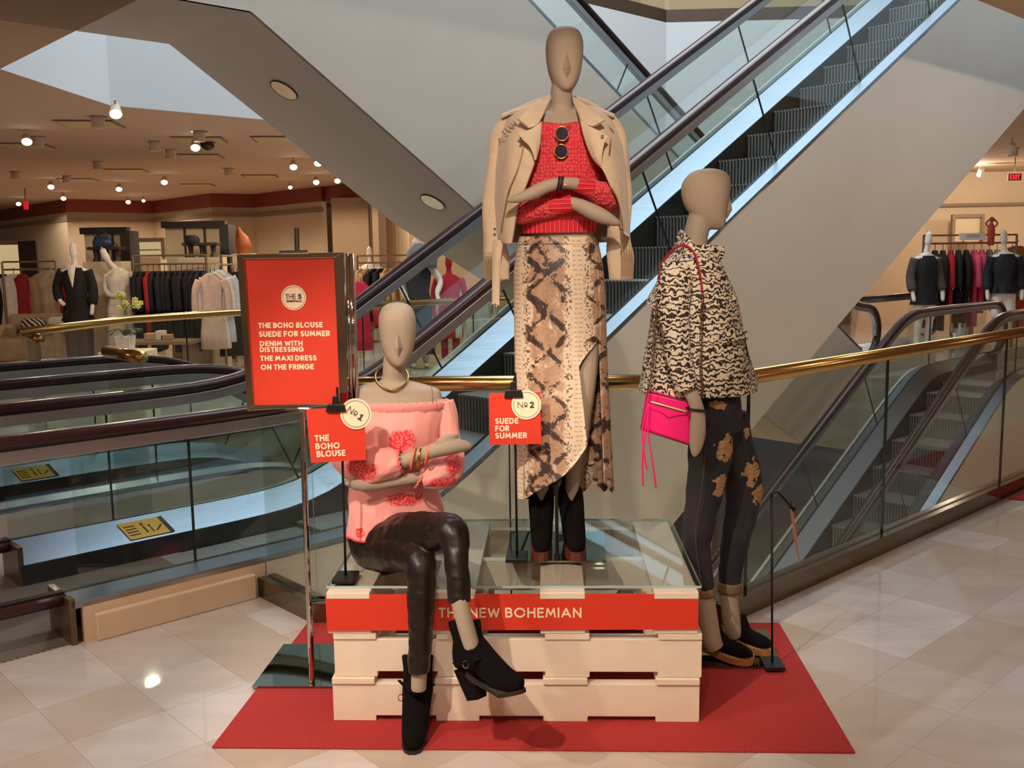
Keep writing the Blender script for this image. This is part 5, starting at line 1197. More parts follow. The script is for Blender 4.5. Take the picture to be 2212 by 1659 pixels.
# ================================================================ the store around the well
ORD = ['first', 'second', 'third', 'fourth', 'fifth', 'sixth', 'seventh', 'eighth', 'ninth', 'tenth', 'eleventh', 'twelfth', 'thirteenth', 'fourteenth', 'fifteenth', 'sixteenth']
CM = {}
def cm(r, g, b, rough=.8):
    k = (r, g, b)
    if k not in CM: CM[k] = mat('cloth_%02x%02x%02x' % k, rgb(r, g, b), rough, noise=.12, nscale=14)
    return CM[k]
def wallrun(name, pts, z0, z1, m, th=.12):
    bm = B()
    for (x0, y0), (x1, y1) in zip(pts, pts[1:]):
        d = Vector((x1 - x0, y1 - y0, 0)); n = Vector((-d.y, d.x, 0)).normalized() * th
        prism(bm, [(x0, y0, z0), (x1, y1, z0), (x1, y1, z1), (x0, y0, z1)], n)
    return struct(name, bm, m)
PL = [(-34, 22), (-21, 33), (-16.2, 28.5), (-11.9, 23.9), (-10.3, 25.3), (-7.85, 22.7), (-7.05, 23.3), (-4.9, 21.1)]
wallrun('wall_left', PL, 0, 3.03, M_WALL)
inn = lambda k: [(x * k, y * k) for x, y in PL]
wallrun('trim_3', inn(.992), 2.72, 3.03, M_RED, .05); wallrun('trim_4', inn(.994), 2.50, 2.58, M_TAUPE, .05)
wallrun('trim_5', [(-4.95, 21.2), (-3.35, 19.3)], 2.72, 3.03, M_RED)
wallrun('wall_alcove', [(-6.5, 24.6), (-4.2, 22.4)], 0, 2.72, mat('grey_panel', rgb(186, 172, 150), .6))
bm = B(); box(bm, -4.05, 20.3, 1.36, .75, .75, 2.72); struct('column_alcove', bm, M_WALLD)
bm = B(); box(bm, -3.45, 19.9, 1.51, .12, .9, 3.02); struct('column_edge', bm, M_WALLD)
bm = B(); lathe(bm, [(.28, 0), (.28, 3.02)], (-3.75, 24.2, 0), 20); struct('column_round', bm, M_WALL)
wallrun('wall_back', [(-6, 27), (9.5, 27)], 0, 3.03, M_WALL)
wallrun('wall_right', [(6.2, 20.2), (26, 19.6)], 0, 3.03, M_WALL)
wallrun('trim_6', [(6.2, 20.1), (26, 19.5)], 2.36, 2.42, M_TAUPE, .05)
for nm, pts in (('wall_far_left', [(-30, -12), (-34, 22)]), ('wall_front', [(26, -10), (-30, -12)]), ('wall_far_right', [(26, 19.6), (26, -10)])): wallrun(nm, pts, 0, 3.03, M_WALL)
# doorways in the back walls
def panel(label, name, cat, px0, py0, px1, py1, Y, m, frame=None, th=.04):
    a, b = at(px0, py1, Y), at(px1, py0, Y); t = thing(name, label, cat, ((a.x + b.x) / 2, Y, a.z))
    bm = B(); box(bm, (a.x + b.x) / 2, Y, (a.z + b.z) / 2, b.x - a.x, th, b.z - a.z); wpart('panel', bm, m, t)
    if frame:
        for x in (a.x, b.x):
            bm = B(); box(bm, x, Y - .02, (a.z + b.z) / 2, .06, th + .06, b.z - a.z + .06); wpart('frame_side', bm, frame, t)
        bm = B(); box(bm, (a.x + b.x) / 2, Y - .02, b.z, b.x - a.x, th + .05, .07); wpart('frame_top', bm, frame, t)
    return t
M_DARKWOOD = mat('dark_brown_wood', rgb(52, 40, 36), .5); M_LITPANEL = emis('painted_room_glow', rgb(246, 214, 160), .55)  # the panel's own glow stands in for room light, no lamp behind it
M_CREAM = mat('cream_panel', rgb(226, 206, 168), .7)
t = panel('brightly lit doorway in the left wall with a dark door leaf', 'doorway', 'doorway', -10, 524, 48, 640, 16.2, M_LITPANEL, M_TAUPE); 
bm = B(); a = at(49, 640, 16.1); b = at(78, 520, 16.1); box(bm, (a.x + b.x) / 2, 16.1, (a.z + b.z) / 2, b.x - a.x, .05, b.z - a.z); wpart('door_leaf', bm, M_DARKWOOD, t)
panel('pale double doors in the right hand back wall', 'double_door', 'door', 2056, 466, 2121, 522, 19.75, M_CREAM, M_TAUPE)
# mirrored display cabinets
def cabinet(label, px0, py0, px1, Y, nmull):
    a, b = at(px0, py0, Y), at(px1, py0, Y); h = a.z; w = b.x - a.x; t = thing('display_cabinet', label, 'cabinet', ((a.x + b.x) / 2, Y, 0))
    bm = B(); box(bm, (a.x + b.x) / 2, Y + .03, h / 2, w, .04, h); wpart('back_panel', bm, M_CREAM, t)
    bm = B(); box(bm, (a.x + b.x) / 2, Y, h - .05, w + .06, .14, .10); wpart('top_rail', bm, M_DARKWOOD, t)
    bm = B(); box(bm, b.x + .06, Y - .05, h / 2 - .03, .14, .34, h - .06); wpart('side_panel', bm, M_DARKWOOD, t)
    for k in range(nmull):
        bm = B(); x = a.x + w * (k + 1) / (nmull + 1); box(bm, x, Y, h / 2, .025, .05, h - .1); wpart('mullion', bm, M_DARKWOOD, t)
    return t
cabinet('dark framed display cabinet behind the blue bag', 180, 492, 273, 14.6, 2)
cabinet('larger dark framed cabinet behind the long black rail', 355, 479, 484, 14.9, 2)
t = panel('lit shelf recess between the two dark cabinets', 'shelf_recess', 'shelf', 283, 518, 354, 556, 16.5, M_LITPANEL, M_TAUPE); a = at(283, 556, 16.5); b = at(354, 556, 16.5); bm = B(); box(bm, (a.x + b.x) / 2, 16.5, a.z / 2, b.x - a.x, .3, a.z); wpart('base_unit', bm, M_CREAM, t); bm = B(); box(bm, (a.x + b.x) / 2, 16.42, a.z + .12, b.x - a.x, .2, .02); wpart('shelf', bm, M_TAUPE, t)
def riser(label, px0, px1, py, Y, n):
    a, b = at(px0, py, Y), at(px1, py, Y); t = thing('display_riser', label, 'riser', ((a.x + b.x) / 2, Y, a.z - .19)); 
    bm = B(); box(bm, (a.x + b.x) / 2, Y, a.z, b.x - a.x, .22, .045); wpart('top_board', bm, M_DARKWOOD, t, bevel=.01)
    for k in range(n):
        bm = B(); x = a.x + (b.x - a.x) * (.18 + .64 * k / (n - 1)); lathe(bm, [(.055, 0), (.03, .07), (.045, .19)], (x, Y, a.z - .19), 12); wpart('leg', bm, M_DARKWOOD, t)
    bm = B(); box(bm, (a.x + b.x) / 2, Y, (a.z - .19) / 2, b.x - a.x + .1, .3, a.z - .19); wpart('plinth', bm, M_CREAM, t)
    return t
riser('black riser bench carrying the blue bag', 194, 264, 537, 14.1, 3)
riser('black riser bench in front of the larger cabinet', 398, 474, 528, 14.3, 3)
bm = B(); c = at(415, 519, 14.3); tube(bm, [c + Vector((0, -.12, 0)), c + Vector((0, .12, 0))], [.075, .075], 16); tag(obj('bolster', bm, cm(36, 32, 36), smooth=True), 'dark round bolster on the black riser bench', 'bolster')
# blue handbag on the riser
t = thing('handbag', 'blue leather handbag standing on the black riser', 'handbag', at(221, 534, 14.1)); c = at(221, 522, 14.05)
bm = B(); loft(bm, [(c + Vector((0, 0, -.08)), .13, .07, .6), (c, .135, .075, .6), (c + Vector((0, 0, .08)), .10, .05, .6)], 20); wpart('bag_body', bm, cm(44, 62, 92, .4), t, smooth=True)
bm = B(); tube(bm, [c + Vector((math.cos(q) * .07, 0, .07 + math.sin(q) * .09)) for q in [math.pi * k / 12 for k in range(13)]], .012, 8); wpart('bag_handle', bm, cm(36, 52, 80, .4), t, smooth=True)
# ---- garments, rails and figures
M_RAIL = mat('rail_metal', rgb(150, 130, 106), .3, .8)
def rail(label, a, b, h, feet=True):
    a, b = Vector((a[0], a[1], 0)), Vector((b[0], b[1], 0)); t = thing('clothes_rail', label, 'clothes rail', a)
    for p in (a, b):
        bm = B(); tube(bm, [p, p + Vector((0, 0, h + .12))], .018, 8); wpart('post', bm, M_RAIL, t)
    for z in (h, h + .12):
        bm = B(); tube(bm, [a + Vector((0, 0, z)), b + Vector((0, 0, z))], .014, 8); wpart('rail', bm, M_RAIL, t)
    return t
def garment(label, pos, rz, top, length, m, w=.21, kind='garment', group=None, flare=1.12, th=.035, sleeves=True, cat='clothes'):
    t = thing(kind, label, cat, (pos[0], pos[1], top - length), rz, group)
    f = lambda p, i, a, c: p + Vector((0, .012 * math.sin(a * 7 + i * .6), 0))
    R = [(Vector((0, 0, length)), .05, .025), (Vector((0, 0, length - .035)), w * .62, th * .8), (Vector((0, 0, length - .08)), w, th), (Vector((0, 0, length - .3)), w * .86, th * 1.1), (Vector((0, 0, length * .5)), w * .84, th * 1.2), (Vector((0, 0, length * .2)), w * .95 * flare, th * 1.3), (Vector((0, 0, 0)), w * flare, th * 1.4)]
    bm = B(); loft(bm, R, 18, fn=f); obj('cloth', bm, m, t, smooth=True)
    if sleeves:
        for s in (-1, 1):
            bm = B(); tube(bm, crom([(s * w * .95, 0, length - .09), (s * (w + .05), -.01, length - .25), (s * (w + .06), -.02, length - min(.56, length * .8))], 4), [.05] * 4 + [.045] * 4 + [.04], 8); obj('sleeve', bm, m, t, smooth=True)
    bm = B(); tube(bm, [(0, 0, length - .02), (0, 0, length + .05), (.02, 0, length + .08), (0, 0, length + .10)], .006, 6); obj('hanger_hook', bm, M_CHROME, t)
    return t
def row(labelf, a, b, n, top, lens, mats, group, rzoff=math.pi / 2, **k):
    a, b = Vector((a[0], a[1], 0)), Vector((b[0], b[1], 0)); d = b - a; rz = math.atan2(d.y, d.x) + rzoff
    for i in range(n):
        p = a + d * ((i + .5) / n); garment(labelf(i), p, rz + random.uniform(-.12, .12), top - .10, lens[i % len(lens)], mats[i % len(mats)], group=group, **k)
BLK, NAV, RED, WHT, PNK, GRY, BEI, FLO = cm(18, 16, 18), cm(26, 26, 34), cm(176, 24, 38), cm(232, 222, 210), cm(232, 84, 112), cm(128, 118, 104), cm(206, 170, 122), cm(170, 140, 110)
# long dark rail, left
ra, rb = at(287, 560, 13.7), at(445, 560, 13.9)
rail('long clothes rail of black garments at left', ra, rb, 1.46)
mt = [BLK, BLK, RED, BLK, NAV, BLK, BLK, BLK, NAV, BLK, BLK, BLK, BLK]
row(lambda i: ('red coat hanging among the black clothes at left' if i == 2 else ORD[i] + ' garment from the left end of the long rail of black clothes'), ra, rb, 13, 1.46, [1.12, 1.05, .92, 1.15], mt, 'clothes on the long dark rail')
ra, rb = at(478, 566, 12.6), at(500, 566, 14.2)
rail('short clothes rail turned toward the well beside the white shirts', ra, rb, 1.44)
for i, (px, m, lab, L) in enumerate(((455, cm(214, 186, 166), 'blush shirt left of the white shirts', .98), (464, WHT, 'white shirt between the blush and the pale blue shirt', 1.0), (476, cm(206, 214, 226), 'pale blue white shirt at the front of the short rail', .94))):
    p = at(px, 600, 12.4 + .06 * i); garment(lab, p, .35, 1.34 + .02 * i, L, m, .15, group='shirts on the short rail')
for i in range(4):
    p = at(499 + 7 * i, 600, 13.2 + .12 * i); garment(ORD[i] + ' black garment right of the white shirts, next to the poster', p, .5, 1.34, 1.15, BLK, .18, group='dark clothes beside the poster')
# dresses at far left
rail('clothes rail with pale and floral dresses at the far left', at(5, 574, 15.0), at(120, 574, 15.2), 1.40)
for i, (px, m, lab, w) in enumerate(((6, NAV, 'dark dress at the far left end of the rail', .14), (29, WHT, 'white v-neck dress hanging at the far left', .22), (47, cm(150, 30, 40), 'dark red dress behind the white dress', .12), (86, FLO, 'floral dress left of its twin on the far rail', .17), (107, cm(186, 166, 140), 'pale floral dress right of its twin on the far rail', .17), (138, RED, 'red print dress beside the black blazer figure', .10))):
    garment(lab, at(px, 590, 15.1), .25, 1.33, 1.0, m, w, kind='dress', group='dresses at the far left', sleeves=False)
# figures
M_WFIG = mat('glossy_white_figure', rgb(236, 226, 214), .35)
def figure(label, px, Y, topy, cloth=None, lean=0.0, arm=None, rz=0.0, dress_len=.0, top_z=None, skin=M_WFIG, name='mannequin', w=.19, legs=True, sleeve=None, cloth_name='jacket'):
    base = at(px, 700, Y); base.z = 0; H = at(px, topy, Y).z; k = H / 1.85
    t = thing(name, label, 'mannequin', base, rz)
    bm = B()
    tube(bm, crom([(lean * .9, 0, 1.85 * k), (lean * .8, -.01, 1.78 * k), (lean * .6, 0, 1.66 * k), (lean * .35, .01, 1.57 * k), (0, .01, 1.48 * k)], 4), [.012] * 3 + [.045] * 3 + [.05] * 3 + [.036] * 3 + [.04] * 4 + [.07], 14)
    loft(bm, [(Vector((0, .01, 1.51 * k)), .06, .05), (Vector((0, .01, 1.46 * k)), .17 * k, .07), (Vector((0, 0, 1.36 * k)), .17 * k, .095), (Vector((0, 0, 1.22 * k)), .14 * k, .10), (Vector((0, 0, 1.08 * k)), .12 * k, .085), (Vector((0, 0, .92 * k)), .165 * k, .105), (Vector((0, 0, .82 * k)), .15 * k, .09)], 20)
    if legs:
        for s in (-1, 1): tube(bm, crom([(s * .08, 0, .86 * k), (s * .085, -.01, .5 * k), (s * .08, .02, .3 * k), (s * .08, .01, .08), (s * .085, -.1, .03)], 4), [.085] * 4 + [.055] * 4 + [.05] * 4 + [.035] * 4 + [.03], 12)
    for s in (-1, 1):
        pts = arm[s] if arm and s in arm else [(s * .17, 0, 1.44), (s * .22, .02, 1.18), (s * .23, -.06, .95), (s * .22, -.1, .80)]
        tube(bm, crom([(x, y, z * k) for x, y, z in pts], 4), [.048] * 4 + [.04] * 4 + [.03] * (4 * (len(pts) - 3)) + [.018], 12)
    o = fuse('body', bm, skin, None, .012, 2); o.parent = t
    if cloth:
        lo = dress_len * k; bm = B()
        f = lambda p, i, a, c: p + (p - c).normalized() * (.010 * math.sin(a * 6 + i))
        loft(bm, [(Vector((0, .01, 1.475 * k)), .13 * k, .075), (Vector((0, 0, 1.38 * k)), .19 * k, .115), (Vector((0, 0, 1.2 * k)), .165 * k, .12), (Vector((0, 0, 1.07 * k)), .15 * k, .11), (Vector((0, 0, .9 * k)), .195 * k, .13), (Vector((0, 0, max(lo, .4 * k) * .6 + .9 * k * .4)), .20 * k, .135), (Vector((0, 0, lo)), w * 1.15, .15)], 26, cap=False, fn=f); obj(cloth_name, bm, cloth, t, smooth=True)
        if sleeve:
            for s in (-1, 1):
                pts = arm[s] if arm and s in arm else [(s * .17, 0, 1.44), (s * .22, .02, 1.18), (s * .23, -.06, .95), (s * .22, -.1, .80)]
                bm = B(); n = len(pts) - 1; tube(bm, crom([(x, y, z * k) for x, y, z in pts[:n]], 4), [.066] * 4 * (n - 1) + [.052], 12); obj('sleeve', bm, sleeve, t, smooth=True)
    bm = B(); lathe(bm, [(.16, 0), (.16, .012), (.02, .016)], (0, 0, 0), 20); obj('base_plate', bm, M_CHROME, t)
    return t
f1 = figure('white mannequin in an open black blazer at left', 170, 13.3, 521, BLK, 0.0, {-1: [(-.17, 0, 1.44), (-.27, .04, 1.2), (-.20, -.08, 1.02), (-.12, -.12, .95)]}, .1, .72, sleeve=BLK)
bm = B(); gridsurf(bm, [[(-.06, -.095, 1.50), (0, -.125, 1.46), (.06, -.095, 1.50)], [(-.045, -.128, 1.36), (0, -.145, 1.34), (.045, -.128, 1.36)], [(-.004, -.125, 1.17), (0, -.137, 1.16), (.004, -.125, 1.17)]], 3, 3, .004); obj('blouse_front', bm, WHT, f1)
bm = B(); tube(bm, [(-.09, 0, .84), (-.09, 0, .42), (-.085, 0, .1)], [.115, .10, .09], 14); obj('trouser_leg', bm, NAV, f1); bm = B(); tube(bm, [(.09, 0, .84), (.09, 0, .42), (.085, 0, .1)], [.115, .10, .09], 14); obj('trouser_leg', bm, NAV, f1)
figure('white mannequin in a long white gown turned to the right', 262, 13.8, 532, cm(226, 212, 192), -.22, {1: [(.17, 0, 1.44), (.26, -.06, 1.36), (.36, -.16, 1.28), (.30, -.26, 1.24)], -1: [(-.15, 0, 1.43), (-.18, .02, 1.2), (-.10, -.1, 1.1), (0, -.15, 1.12)]}, .3, .12, cloth_name='gown', legs=False)
figure('small white bust figure above the beige and black clothes', 803, 17.5, 531, WHT, 0, None, 0, .8, cloth_name='top')
figure('white mannequin with grey draped scarf behind the escalator handrail', 905, 13.2, 513, cm(52, 52, 58), -.03, {1: [(.17, 0, 1.44), (.30, -.05, 1.24), (.24, -.2, 1.06), (.28, -.25, .92)], -1: [(-.17, 0, 1.44), (-.24, -.02, 1.22), (-.16, -.1, 1.0), (-.1, -.14, .9)]}, .2, .2, cloth_name='dark_dress')
t = bpy.data.objects['mannequin.%03d' % 6] if False else None
sc_f = at(908, 556, 13.08); bm = B(); loft(bm, [(sc_f + Vector((-.02, .05, .17)), .07, .06), (sc_f + Vector((0, .04, .08)), .19, .13), (sc_f + Vector((.02, .04, -.03)), .21, .15), (sc_f + Vector((.04, .04, -.14)), .17, .13)], 24, fn=lambda p, i, a, c: p + Vector((0, 0, .02 * math.sin(a * 5 + i)))); tag(obj('scarf', bm, cm(120, 122, 130), smooth=True), 'grey scarf draped over the mannequin behind the handrail', 'scarf')
figure('mannequin in a red dress seen through the escalator glass', 972, 13.6, 548, cm(188, 22, 44), 0, None, .2, .45, skin=cm(188, 22, 44), cloth_name='red_dress', legs=True)
# red coat and beige clothes, middle
garment('red coat hanging just right of the poster stand', at(778, 600, 12.0), .5, 1.22, .86, cm(206, 28, 60), .13, group=None)
ra, rb = at(772, 570, 16.6), at(884, 570, 16.9)
rail('clothes rail of beige and black pieces behind the seated mannequin', ra, rb, 1.42)
row(lambda i: ORD[i] + ' piece from the left on the rail of beige and black clothes', ra, rb, 8, 1.42, [1.0, 1.05, .9], [BEI, BEI, BLK, BLK, BEI, cm(196, 158, 112), BEI, BEI], 'beige and black clothes', .9)
for px, m, lab in ((1018, WHT, 'white garment low behind the far rail, left of its twin'), (1040, cm(206, 200, 196), 'pale garment low behind the far rail, right of its twin')):
    garment(lab, at(px, 620, 12.6), .3, 1.02, .75, m, .12)
# right hand rail
ra, rb = at(1995, 523, 14.9), at(2196, 521, 15.3)
rail('clothes rail with black, red and pink clothes at right', ra, rb, 1.60)
rm = [BLK, BLK, BLK, RED, BLK, BLK, PNK, PNK, GRY, WHT, cm(104, 96, 84), cm(110, 104, 92)]
nm = ['black', 'black', 'black', 'red', 'black', 'black', 'pink', 'pink', 'grey', 'white', 'grey patterned', 'grey patterned']
row(lambda i: '%s garment, %s from the left on the rail at right' % (nm[i], ORD[i]), ra, rb, 12, 1.60, [1.15, 1.1, 1.2, .9, 1.1, 1.1, 1.15, .95, .9, .95, .95, .9], rm, 'clothes on the rail at right', 1.1, w=.2)
figure('slim necked white mannequin in a black dress with grey sleeves at right', 1995, 14.3, 497, BLK, .03, None, .2, .75, sleeve=cm(74, 64, 58), cloth_name='black_dress')
figure('mannequin in a dark top at the far right rail', 2164, 14.3, 493, NAV, -.05, None, -.2, .9, sleeve=NAV, cloth_name='dark_top')
garment('ochre coat at the right edge behind the rail', at(2196, 560, 15.6), .2, 1.55, .95, cm(176, 108, 40), .3)
garment('orange skirt below the ochre coat at the right edge', at(2200, 640, 15.5), .2, .72, .55, cm(186, 74, 40), .3, kind='skirt', sleeves=False)
t = thing('shop_sign', 'small white name sign above the right hand rail', 'sign', at(2100, 520, 15.0)); a = at(2072, 519, 15.0); b = at(2129, 503, 15.0)
bm = B(); box(bm, (a.x + b.x) / 2, 15.0, (a.z + b.z) / 2, b.x - a.x, .02, b.z - a.z); wpart('board', bm, WHT, t)
for s in (0, 1):
    bm = B(); x = a.x + (b.x - a.x) * (.15 + .7 * s); tube(bm, [(x, 15.0, 1.60), (x, 15.0, a.z)], .008, 6); wpart('bracket', bm, M_RAIL, t)
bm = B(); text(bm, 'ESCADA', 0, 0, .035, .13, (b.x - a.x) * .52, O=(a.x + (b.x - a.x) * .26, 14.987, a.z + .045)); wpart('lettering', bm, mat('grey_ink', rgb(150, 130, 110), .6), t)
t = thing('exit_sign', 'lit red EXIT sign hanging at the upper right', 'sign', at(2191, 383, 17.0)); a = at(2177, 390, 17.0); b = at(2206, 375, 17.0)
bm = B(); box(bm, (a.x + b.x) / 2, 17.0, (a.z + b.z) / 2, b.x - a.x, .03, b.z - a.z); wpart('housing', bm, mat('exit_housing', rgb(120, 40, 36), .5), t)
bm = B(); tube(bm, [((a.x + b.x) / 2, 17.0, b.z), ((a.x + b.x) / 2, 17.0, 3.03)], .012, 6); wpart('stem', bm, M_RAIL, t)
bm = B(); text(bm, 'EXIT', 0, 0, (b.z - a.z) * .72, .2, (b.x - a.x) * .8, O=(a.x + (b.x - a.x) * .12, 16.982, a.z + (b.z - a.z) * .14)); wpart('lettering', bm, emis('exit_red', rgb(255, 40, 50), 2.2), t)
t = thing('exit_sign', 'small red exit sign far off at the upper left', 'sign', at(56, 444, 20)); c = at(56, 444, 20); bm = B(); box(bm, c.x, c.y, c.z, .09, .03, .16); wpart('face', bm, emis('exit_red_far', rgb(220, 20, 20), 1.0), t); bm = B(); tube(bm, [(c.x, c.y, c.z + .08), (c.x, c.y, 3.03)], .012, 6); wpart('stem', bm, M_RAIL, t)
# red posed figure on the right
t = thing('figurine', 'slim red figurine with raised arms above the right hand rail', 'figurine', at(2140, 530, 15.1)); c = at(2140, 530, 15.1); bm = B()
tube(bm, crom([tuple(c), tuple(c + Vector((0, 0, .16))), tuple(c + Vector((-.005, 0, .27))), tuple(c + Vector((0, 0, .33)))], 4), [.05] * 4 + [.055] * 4 + [.035] * 4 + [.02], 10)
for s in (-1, 1): tube(bm, crom([tuple(c + Vector((s * .04, 0, .27))), tuple(c + Vector((s * .085, 0, .33))), tuple(c + Vector((0, 0, .42)))], 4), .014, 8)
bmesh.ops.create_uvsphere(bm, u_segments=10, v_segments=8, radius=.032, matrix=Matrix.Translation(c + Vector((0, 0, .37)))); fuse('figure', bm, cm(186, 78, 56), t, .008, 2)
bm = B(); tube(bm, [(c.x, c.y, 1.72), (c.x, c.y, c.z + .01)], .012, 6); wpart('stem', bm, M_RAIL, t)
t = thing('litter_bin', 'tall chrome cylinder bin at the right behind the handrails', 'bin', atz(2075, 752, 0)); bm = B(); c = t.location; lathe(bm, [(.17, .0), (.17, .78)], c, 28); wpart('body', bm, M_CHROME, t, smooth=False); bm = B(); lathe(bm, [(.172, .78), (.172, .90), (.10, .90)], c, 28); wpart('lid', bm, M_NEWEL, t)
# sofa, cushions, table, orchid
Ys = 14.2; a = at(-6, 700, Ys); b = at(166, 700, Ys); a.z = b.z = 0; xm = (a.x + b.x) / 2; w_ = b.x - a.x
t = thing('sofa', 'low beige sofa behind the rail at the far left', 'sofa', (xm, Ys, 0)); M_SOFA = cm(186, 160, 128)
for nm_, bx in (('seat', (xm, Ys, .24, w_, .8, .34)), ('backrest', (xm, Ys + .36, .42, w_, .2, .62)), ('armrest', (a.x + .09, Ys, .34, .18, .85, .5)), ('armrest', (b.x - .09, Ys, .34, .18, .85, .5))):
    bm = B(); box(bm, *bx); wpart(nm_, bm, M_SOFA, t, bevel=.05)
def cushion(label, px, py, w, h, m):
    c = at(px, py, Ys + .14); bm = B(); bmesh.ops.create_uvsphere(bm, u_segments=20, v_segments=12, radius=1)
    for v in bm.verts: v.co = Vector((math.copysign(abs(v.co.x) ** .6, v.co.x) * w, v.co.y * .09, math.copysign(abs(v.co.z) ** .6, v.co.z) * h)) + c
    tag(obj('cushion', bm, m, smooth=True), label, 'cushion')
tz = NT('zebra_cloth'); wv = tz.add('ShaderNodeTexWave', wave_type='BANDS', bands_direction='DIAGONAL', i_Scale=7.0, i_Distortion=3.0, i_Detail=1.0); tz.link(tz.coord(), wv.inputs['Vector']); tz.set(Base_Color=tz.ramp(wv.outputs['Fac'], [(0.45, (.02, .015, .012, 1)), (0.55, (.7, .6, .48, 1))]), Roughness=.8)
cushion('zebra striped cushion on the far left sofa', 72, 702, .19, .10, tz.m); cushion('fluffy white cushion on the far left sofa', 130, 698, .20, .10, WHT)
t = thing('orchid', 'yellow orchid in a square white pot beyond the brass rail', 'plant', at(272, 757, 10.2)); c = at(272, 757, 10.2)
bm = B(); bmesh.ops.create_cone(bm, segments=4, radius1=.10, radius2=.12, depth=.16, cap_ends=True, matrix=Matrix.Translation(c + Vector((0, 0, .08))) @ Matrix.Rotation(math.pi / 4, 4, 'Z')); wpart('pot', bm, WHT, t, bevel=.006)
M_LEAF = cm(54, 84, 40, .5); M_PETAL = cm(216, 206, 112, .6)
for k in range(8):
    an = k * .8; d = Vector((math.cos(an), math.sin(an) * .6, 0)); bm = B(); tube(bm, crom([tuple(c + Vector((0, 0, .15))), tuple(c + d * .08 + Vector((0, 0, .23))), tuple(c + d * .20 + Vector((0, 0, .22 - .03 * (k % 3))))], 4), [.01] * 4 + [.028] * 4 + [.006], 8, flat=.25, up=(0, 0, 1)); wpart('leaf', bm, M_LEAF, t, smooth=True)
for pts in ([(272, 735), (270, 690), (268, 662), (262, 645), (258, 640)], [(273, 735), (276, 690), (272, 668), (288, 655), (308, 664)]):
    bm = B(); P = crom([tuple(at(x, y, 10.2)) for x, y in pts], 6); tube(bm, P, .005, 6); wpart('stem', bm, M_LEAF, t)
    for i, p in enumerate(P[-13:]):
        bm = B(); q = Vector(p) + Vector((random.uniform(-.05, .05), random.uniform(-.03, .03), random.uniform(-.03, .05)))
        for s in range(5):
            an = s * 1.2566 + i; e = q + Vector((math.cos(an) * .03, -.005, math.sin(an) * .03)); tube(bm, [q, (q + e) / 2 + Vector((0, -.004, 0)), e], [.004, .016, .004], 6, flat=.3, up=(0, 1, 0))
        wpart('blossom', bm, M_PETAL, t, smooth=True)
t = thing('side_table', 'low wooden shelf table with small boxes behind the rail', 'table', at(345, 760, 12.2)); c = at(345, 738, 12.2)
bm = B(); box(bm, c.x, 12.2, c.z, .95, .5, .04); wpart('tabletop', bm, cm(140, 112, 86), t)
for s in (-1, 1):
    bm = B(); box(bm, c.x + s * .4, 12.2, c.z / 2, .05, .45, c.z); wpart('leg', bm, cm(120, 94, 72), t)
for i, (px, w1, h1_, m) in enumerate(((328, .14, .09, BEI), (349, .10, .12, WHT), (362, .12, .07, cm(190, 150, 120)))):
    p = at(px, 738, 12.2); bm = B(); box(bm, p.x, 12.2, c.z + .022 + h1_ / 2, w1, .14, h1_); bm.faces.ensure_lookup_table(); o = obj('gift_box', bm, m, bevel=.008); tag(o, ['tan box at the left on the low wooden table', 'white box in the middle of the low wooden table', 'brown box at the right on the low wooden table'][i], 'box', 'boxes on the low table')
# plinth for the orchid
c = at(272, 757, 10.2); bm = B(); box(bm, c.x, 10.25, c.z / 2, .46, .46, c.z - .002); tag(obj('plinth', bm, M_CREAM, bevel=.01), 'cream block under the orchid pot', 'plinth')
t = thing('torso_form', 'orange draped torso form above the poster stand', 'torso form', at(527, 548, 14.8)); c = at(527, 548, 14.8)
bm = B(); loft(bm, [(c, .09, .07), (c + Vector((.0, 0, .14)), .11, .08), (c + Vector((-.02, 0, .26)), .085, .06), (c + Vector((-.05, 0, .34)), .04, .03), (c + Vector((-.06, 0, .40)), .008, .008)], 16, fn=lambda p, i, a, c_: p + Vector((.012 * math.sin(a * 3 + i), 0, .012 * math.sin(a * 5 + i * 2)))); wpart('drapery', bm, cm(166, 84, 36, .5), t, smooth=True); bm = B(); box(bm, c.x, 14.8, c.z / 2, .3, .3, c.z); wpart('plinth', bm, M_CREAM, t)

